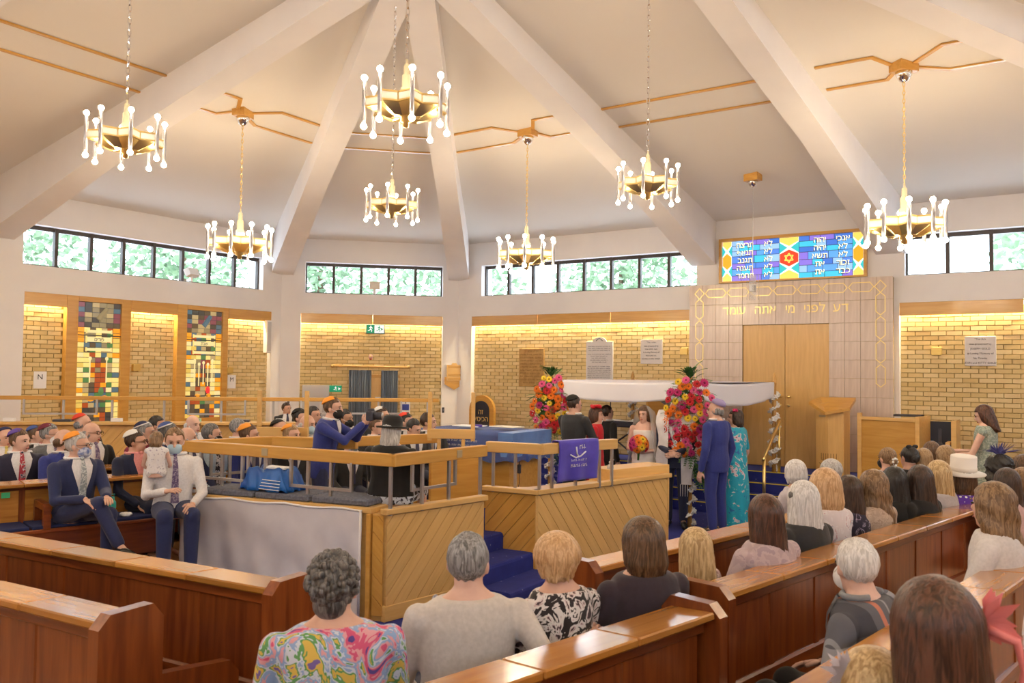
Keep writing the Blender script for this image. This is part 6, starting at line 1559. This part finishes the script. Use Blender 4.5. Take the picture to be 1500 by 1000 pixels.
Mn('bald person in a light blue mask and navy suit', 275, 641, 9.0, NAVY, TIE_N, 'fringe', 'grey', mask='blue')
Mn('elderly bald person in a grey suit in the back row', 283, 622, 10.5, GREYS, TIE_G, 'fringe', 'white', body=-10, head=5, sk=2)
Mn('person in a light blue shirt with a checked tie and black mask', 311, 636, 9.3, LBL, TIE_C, 'short', 'dkgrey', style='shirt', mask='black', body=0, head=45, wide=1.15)
Mn('grey-haired person in glasses near the scroll rest', 350, 627, 10.4, NAVY, TIE_N, 'short', 'grey', glasses=True)
Mn('person in a bright navy suit and orange skullcap behind the near box', 366, 637, 9.2, BLUES_, TIE_N, 'short', 'brown', kippah='orange', body=0)
GB = 'men beyond the bimah'
for (lab, px, py, Z, k) in (('bald person in a black skullcap behind the scroll rest', 411, 630, 9.9, dict(hair='fringe', hc='grey', kippah='black')),
    ('person in an orange skullcap low behind the rail', 428, 637, 9.5, dict(hair='short', hc='sandy', kippah='orange')),
    ('bald person in a blue mask and white shirt beside the man filming', 451, 622, 10.2, dict(hair='fringe', hc='silver', mask='blue', style='shirt', top=WSH, tie=None)),
    ('dark-haired person in a skullcap left of the man filming', 441, 612, 11.6, dict(hair='short', hc='black', kippah='black')),
    ('dark-haired person just behind the man filming', 460, 608, 12.1, dict(hair='short', hc='black', sk=1)),
    ('dark-haired person in a mask behind the raised camera', 507, 613, 11.5, dict(hair='short', hc='black', mask='black', sk=3)),
    ('person in a blue mask seen below the filming arms', 513, 648, 9.6, dict(hair='short', hc='brown', mask='blue')),
    ('person with a white-edged skullcap left of the black hat', 560, 609, 12.0, dict(hair='short', hc='dkbrown', kippah='white')),
    ('brown-haired person just left of the black hat', 552, 625, 10.9, dict(hair='short', hc='brown')),
    ('dark-haired person in glasses right of the black hat', 596, 618, 11.4, dict(hair='short', hc='black', glasses=True, kippah='red')),
    ('dark-haired person with head bowed right of the black hat', 606, 627, 10.9, dict(hair='short', hc='black', nod=20)),
    ('dark-haired person in profile by the scroll rest', 628, 618, 11.2, dict(hair='short', hc='dkbrown', head=20))):
    Mn(lab, px, py, Z, k.pop('top', CHAR), k.pop('tie', TIE_N), k.pop('hair'), k.pop('hc'), body=k.pop('body', -25), head=k.pop('head', 10), group=GB, **k)
person('person standing by the far pillar behind the partition', hp(420, 598, 13.6), TZ, -30, 0, 'stand', CHAR, CHAR, tie=TIE_N, hair='short', hc='dkbrown', sk=1, group=GB, vox=.016)
# ---- the man filming, the woman in the black hat
o, HM, J = person('person in a blue suit, orange skullcap and black mask raising a camera', hp(489, 596, 8.7), BPZ+.04, 25, 22, 'stand', BLUES_, NAVY, tie=None, hair='short', hc='brown', kippah='orange', mask='black', lean=10, arms={1:(.07,.47,1.36), -1:(-.05,.47,1.36)}, hands={1:((-.1,.6,.8),(-1,0,.2),.7), -1:((.1,.6,.8),(1,0,.2),.7)}, vox=.011, wide=1.05)
cz = o.matrix_basis @ ((J['W'][1]+J['W'][-1])/2+Vector((0,.07,.085)))
cm_ = empty('camera', cz, R(25-90)); tag(cm_, 'black camera held up by the man in the blue suit', 'camera')
board('camera_body', .14, .07, .10, (0,0,0), INK, cm_, b=.012); MB().tube([(0,.03,0),(0,.12,0)], [.038,.042], 14).build('lens', INK, cm_, True); board('viewfinder', .05, .06, .03, (0,0,.06), INK, cm_, b=.008); MB().tube([(0,.118,0),(0,.125,0)], .036, 14).build('lens_ring', STEEL, cm_, True)
o, HM, J = person('person in a black bowler hat and black cardigan seated with back turned', hp(575, 632, 7.75), .52, 100, 95, 'sit', BLK, P_SKIRT, style='top', hair='shoulder', hc='silver', skirt=True, skirt_mat=P_SKIRT, hl=.75, hat=True, vox=.012, wide=1.42)
HT = HM @ Matrix.Translation((0,-.005,.045)) @ Matrix.Rotation(R(-4), 4, 'X'); MB().lathe([(.085,.0),(.150,-.006),(.158,.010),(.150,.012),(.100,.012),(.098,.06),(.085,.105),(.055,.12),(.0,.122)], 26, HT).build('bowler_hat', BLK, o, True)
# ---- under and around the canopy
o, HM, J = person('person in a dark suit and black skullcap reading, back turned', hp(842, 592, 12.2), 0, 80, 62, 'stand', CHAR, CHAR, tie=None, hair='crop', hc='dkbrown', kippah='black', arms={1:(.12,.33,1.16), -1:(-.10,.33,1.16)}, hands={1:((-.4,.7,.3),(-.5,.3,.6),.4), -1:((.4,.7,.3),(.5,.3,.6),.4)}, vox=.012, nod=8)
pc = o.matrix_basis @ Vector((.02*J['s'],.42*J['s'],1.24*J['s'])); pr_ = board('paper_sheet', .21, .004, .28, pc, WHITE, None, R(-10), .001, rot=(R(-35),0,R(-10))); tag(pr_, 'white sheet of paper held by the man reading', 'paper')
o, HM, J = person('person in a red dress and red fascinator beside the man reading', hp(874, 607, 12.3), 0, 25, 15, 'stand', fab('scarlet', (.66,.012,.025)), style='dress', hair='shoulder', hc='auburn', hem=.4, vox=.013, hl=.7, shoes=BSHOE)
fa = MB(); fa.ball((0,-.01,.125), (.085,.075,.028), 14, 8, HM); fa.tube([HM @ Vector((.075*math.cos(a), -.01+.065*math.sin(a), .125+.012*math.sin(3*a))) for a in [2*math.pi*i/14 for i in range(15)]], .022, 7); fa.build('fascinator', mat('red_felt', (.60,.01,.02), .7), o, True)
person('person in a black suit behind the woman in red', hp(890, 604, 13.3), 0, 60, 60, 'stand', BLK, BLK, tie=None, hair='short', hc='dkbrown', vox=.016)
# bride
o, HM, J = person('bride in a white strapless dress and veil holding a bouquet', hp(944, 606, 12.2), 0, -75, -95, 'stand', mat('ivory_satin', (.80,.77,.76), .55), style='dress', hair='shoulder', hc='brown', hem=.03, bare_arms=True, arms={1:(.06,.22,1.03), -1:(-.06,.22,1.03)}, hands={1:((-.8,.5,.1),(0,-1,0),.8), -1:((.8,.5,.1),(0,-1,0),.8)}, vox=.011, sk=2, hl=.62, nod=4, strapless=True)
for c in list(o.children):                       # strapless: show the shoulders
    if c.name.startswith('dress'): pass
VEIL = mat('veil_tulle', (.92,.90,.92), .9, alpha=.30)
vm = []; n, m_ = 40, 22
for i in range(m_+1):
    t_ = i/m_; z = .130-1.05*t_**1.25
    for j in range(n+1):
        a = R(-128+256*j/n)+math.pi                 # open at the front
        rr = (.098+.20*t_**.8)*(1+.05*math.sin(j*1.7+3*t_)*t_) if z < .06 else .105*math.sqrt(max(.02, 1-((z-.02)/.112)**2))
        vm.append(HM @ Vector((rr*math.sin(a), -.02+rr*math.cos(a)*.9, z)))
MB().add(vm, [(i*(n+1)+j, i*(n+1)+j+1, (i+1)*(n+1)+j+1, (i+1)*(n+1)+j) for i in range(m_) for j in range(n)]).build('veil', VEIL, o, True)
bq = empty('bouquet', o.matrix_basis @ Vector((.03,.30,1.17)), 0); tag(bq, 'round bouquet of orange, red and yellow flowers in the bride\'s hands', 'bouquet')
rgb = random.Random(2); cdir = (CAM-bq.location).normalized()
MB().ball((0,0,0), .10, 12, 8).build('foliage', LEAFM, bq, True); MB().tube([(0,0,-.05),(0,-.02,-.22)], [.022,.014], 8).build('stems', LEAFM, bq, True)
for i in range(24):
    z = 1-1.55*(i+.5)/24; a = i*2.4; rr = math.sqrt(max(0, 1-z*z)); d = Vector((rr*math.cos(a), rr*math.sin(a), z))
    c = 'magenta' if d.dot(RT) < -.45 else rgb.choice(['orange','yellow','orange','red','orange'])
    f_ = inst(gerbera(c), 'flower_head', d*.125, d.to_track_quat('Z','Y').to_euler(), bq); f_.scale = [1.1]*3
# groom with prayer shawl, mostly behind the flowers
o, HM, J = person('groom in a navy suit and white prayer shawl behind the flowers', hp(990, 598, 12.0), 0, -75, -120, 'stand', NAVY2, NAVY2, tie=TIE_G, hair='short', hc='dkbrown', kippah='white', arms={1:(.05,.22,.98), -1:(-.04,.23,.97)}, hands={1:((-.8,.4,-.2),(0,-1,0),.6), -1:((.8,.4,-.2),(0,-1,0),.6)}, vox=.012, shoes=BSHOE)
sh_ = MB()
for g_ in (-1,1):
    vs = []
    for i in range(13):
        t_ = i/12; p = J['S'][g_]+Vector((-g_*.06,.0,.07)) if i == 0 else None
        z = 1.52-.95*t_; y = .16-.02*t_ if t_ > .12 else .02+.14*t_/.12; x0 = g_*(.07+.02*t_); x1 = g_*(.23+.02*math.sin(i))
        vs += [Vector((x0, y, z))*J['s'], Vector((x1, y-.06, z-.01))*J['s']]
    sh_.add(vs, [(2*i, 2*i+1, 2*i+3, 2*i+2) for i in range(12)])
    for k in range(4): sh_.tube([Vector((g_*(.08+.03*k), .145, .575))*J['s'], Vector((g_*(.08+.03*k), .15, .42))*J['s']], .004, 4)
_loft(sh_, [(J['spine'](.46), .13, .11, Vector((1,0,0)), Vector((0,1,0))), (J['spine'](.36), .245, .15, Vector((1,0,0)), Vector((0,1,0))), (J['spine'](.18), .25, .145, Vector((1,0,0)), Vector((0,1,0)))], 20)
s_o = sh_.build('prayer_shawl', noisy('shawl_wool', (.66,.64,.66), (.78,.76,.78), 9, .9), o, True)
# man in blue suit, woman in teal
o, HM, J = person('person in a royal blue suit standing with back turned by the flowers', hp(1048, 600, 11.5), 0, 165, 185, 'stand', BLUES_, BLUES_, tie=None, hair='fringe', hc='grey', arms={1:(.24,.03,.80), -1:(-.24,.06,.80)}, vox=.012, shoes=BSHOE)
HTm = HM @ Matrix.Translation((0,-.02,.03)) @ Matrix.Rotation(R(20), 4, 'X'); MB().lathe([(.092,.05),(.085,.09),(.05,.115),(.0,.122)], 20, HTm).build('skullcap', mat('lilac_cap', (.36,.30,.55), .8), o, True)
o, HM, J = person('person in a turquoise floral gown and pink flower headpiece', hp(1077, 611, 11.9), 0, 170, 200, 'stand', P_TEAL, style='dress', hair='bob', hc='dkbrown', hem=.04, vox=.012, wide=1.12, sleeves=.4, hl=1.0)
fa = MB()
for i in range(7): fa.ball((-.055+.022*math.cos(i*.9), -.0+.02*math.sin(i*.9), .108+.012*math.sin(2*i)), (.020,.020,.014), 8, 6, HM)
fa.build('flower_headpiece', mat('hot_pink', (.72,.04,.18), .6), o, True)
# woman filming with a tripod at the right
o, HM, J = person('person in a sage lace dress operating a phone on a tripod', hp(1441, 607, 9.5), TZ, 172, 178, 'stand', pattern('sage_lace', [(0,(.24,.30,.26)),(.5,(.32,.38,.33)),(.58,(.42,.47,.42))], 50, .3), style='dress', hair='shoulder', hc='auburn', hem=.4, bare_arms=True, arms={1:(.05,.36,1.08), -1:(-.08,.34,1.04)}, hands={1:((-.2,.9,.1),(-.8,0,.5),.6), -1:((.2,.9,.1),(.8,0,.5),.6)}, vox=.011, nod=18, sk=2, hl=1.0, shoes=BSHOE)
tpos = o.matrix_basis @ (Vector((.0,.50,0))*J['s'])
tpd = empty('tripod', (tpos.x, tpos.y, TZ)); tag(tpd, 'silver tripod with a phone clamp in front of the woman filming', 'tripod')
SILV = mat('silver_tube', (.62,.68,.72), .3, .7)
for k in range(3): a = R(30+120*k); MB().tube([(0,0,.92),(.34*math.cos(a), .34*math.sin(a), .012)], [.016,.011], 8).build('leg', SILV, tpd, True)
MB().tube([(0,0,.60),(0,0,1.06)], .014, 8).build('centre_column', SILV, tpd, True); MB().lathe([(.035,.88),(.04,.90),(.04,.95),(.02,.97)], 10).build('collar', INK, tpd, True); MB().tube([(0,0,1.05),(.10,.05,1.02)], .010, 6).build('pan_handle', INK, tpd, True); board('clamp', .05, .03, .06, (0,0,1.09), INK, tpd)
phn = board('phone', .085, .012, .16, (tpos.x, tpos.y, TZ+1.205), INK, None, R(80), .006); tag(phn, 'black phone clamped on the tripod', 'phone')
# ================================================================ grow the skins and clothes
for o, vox, it, extra in REM:
    md = o.modifiers.new('remesh', 'REMESH'); md.mode = 'VOXEL'; md.voxel_size = vox; md.use_smooth_shade = True
    if it: sm = o.modifiers.new('smooth', 'SMOOTH'); sm.factor = .5; sm.iterations = it
bpy.context.view_layer.update()
dg = bpy.context.evaluated_depsgraph_get(); new = []
for o, vox, it, extra in REM: new.append(bpy.data.meshes.new_from_object(o.evaluated_get(dg)))
for (o, vox, it, extra), me in zip(REM, new):
    o.modifiers.clear(); mt = o.data.materials[0]
    if extra is not None and extra.v:
        bm = bmesh.new(); bm.from_mesh(me); hm_ = extra.mesh('hands', mt, True); bm.from_mesh(hm_); bm.to_mesh(me); bm.free()
    me.materials.clear(); me.materials.append(mt)
    me.polygons.foreach_set('use_smooth', [True]*len(me.polygons)); me.polygons.foreach_set('material_index', [0]*len(me.polygons)); me.update()
    o.data = me
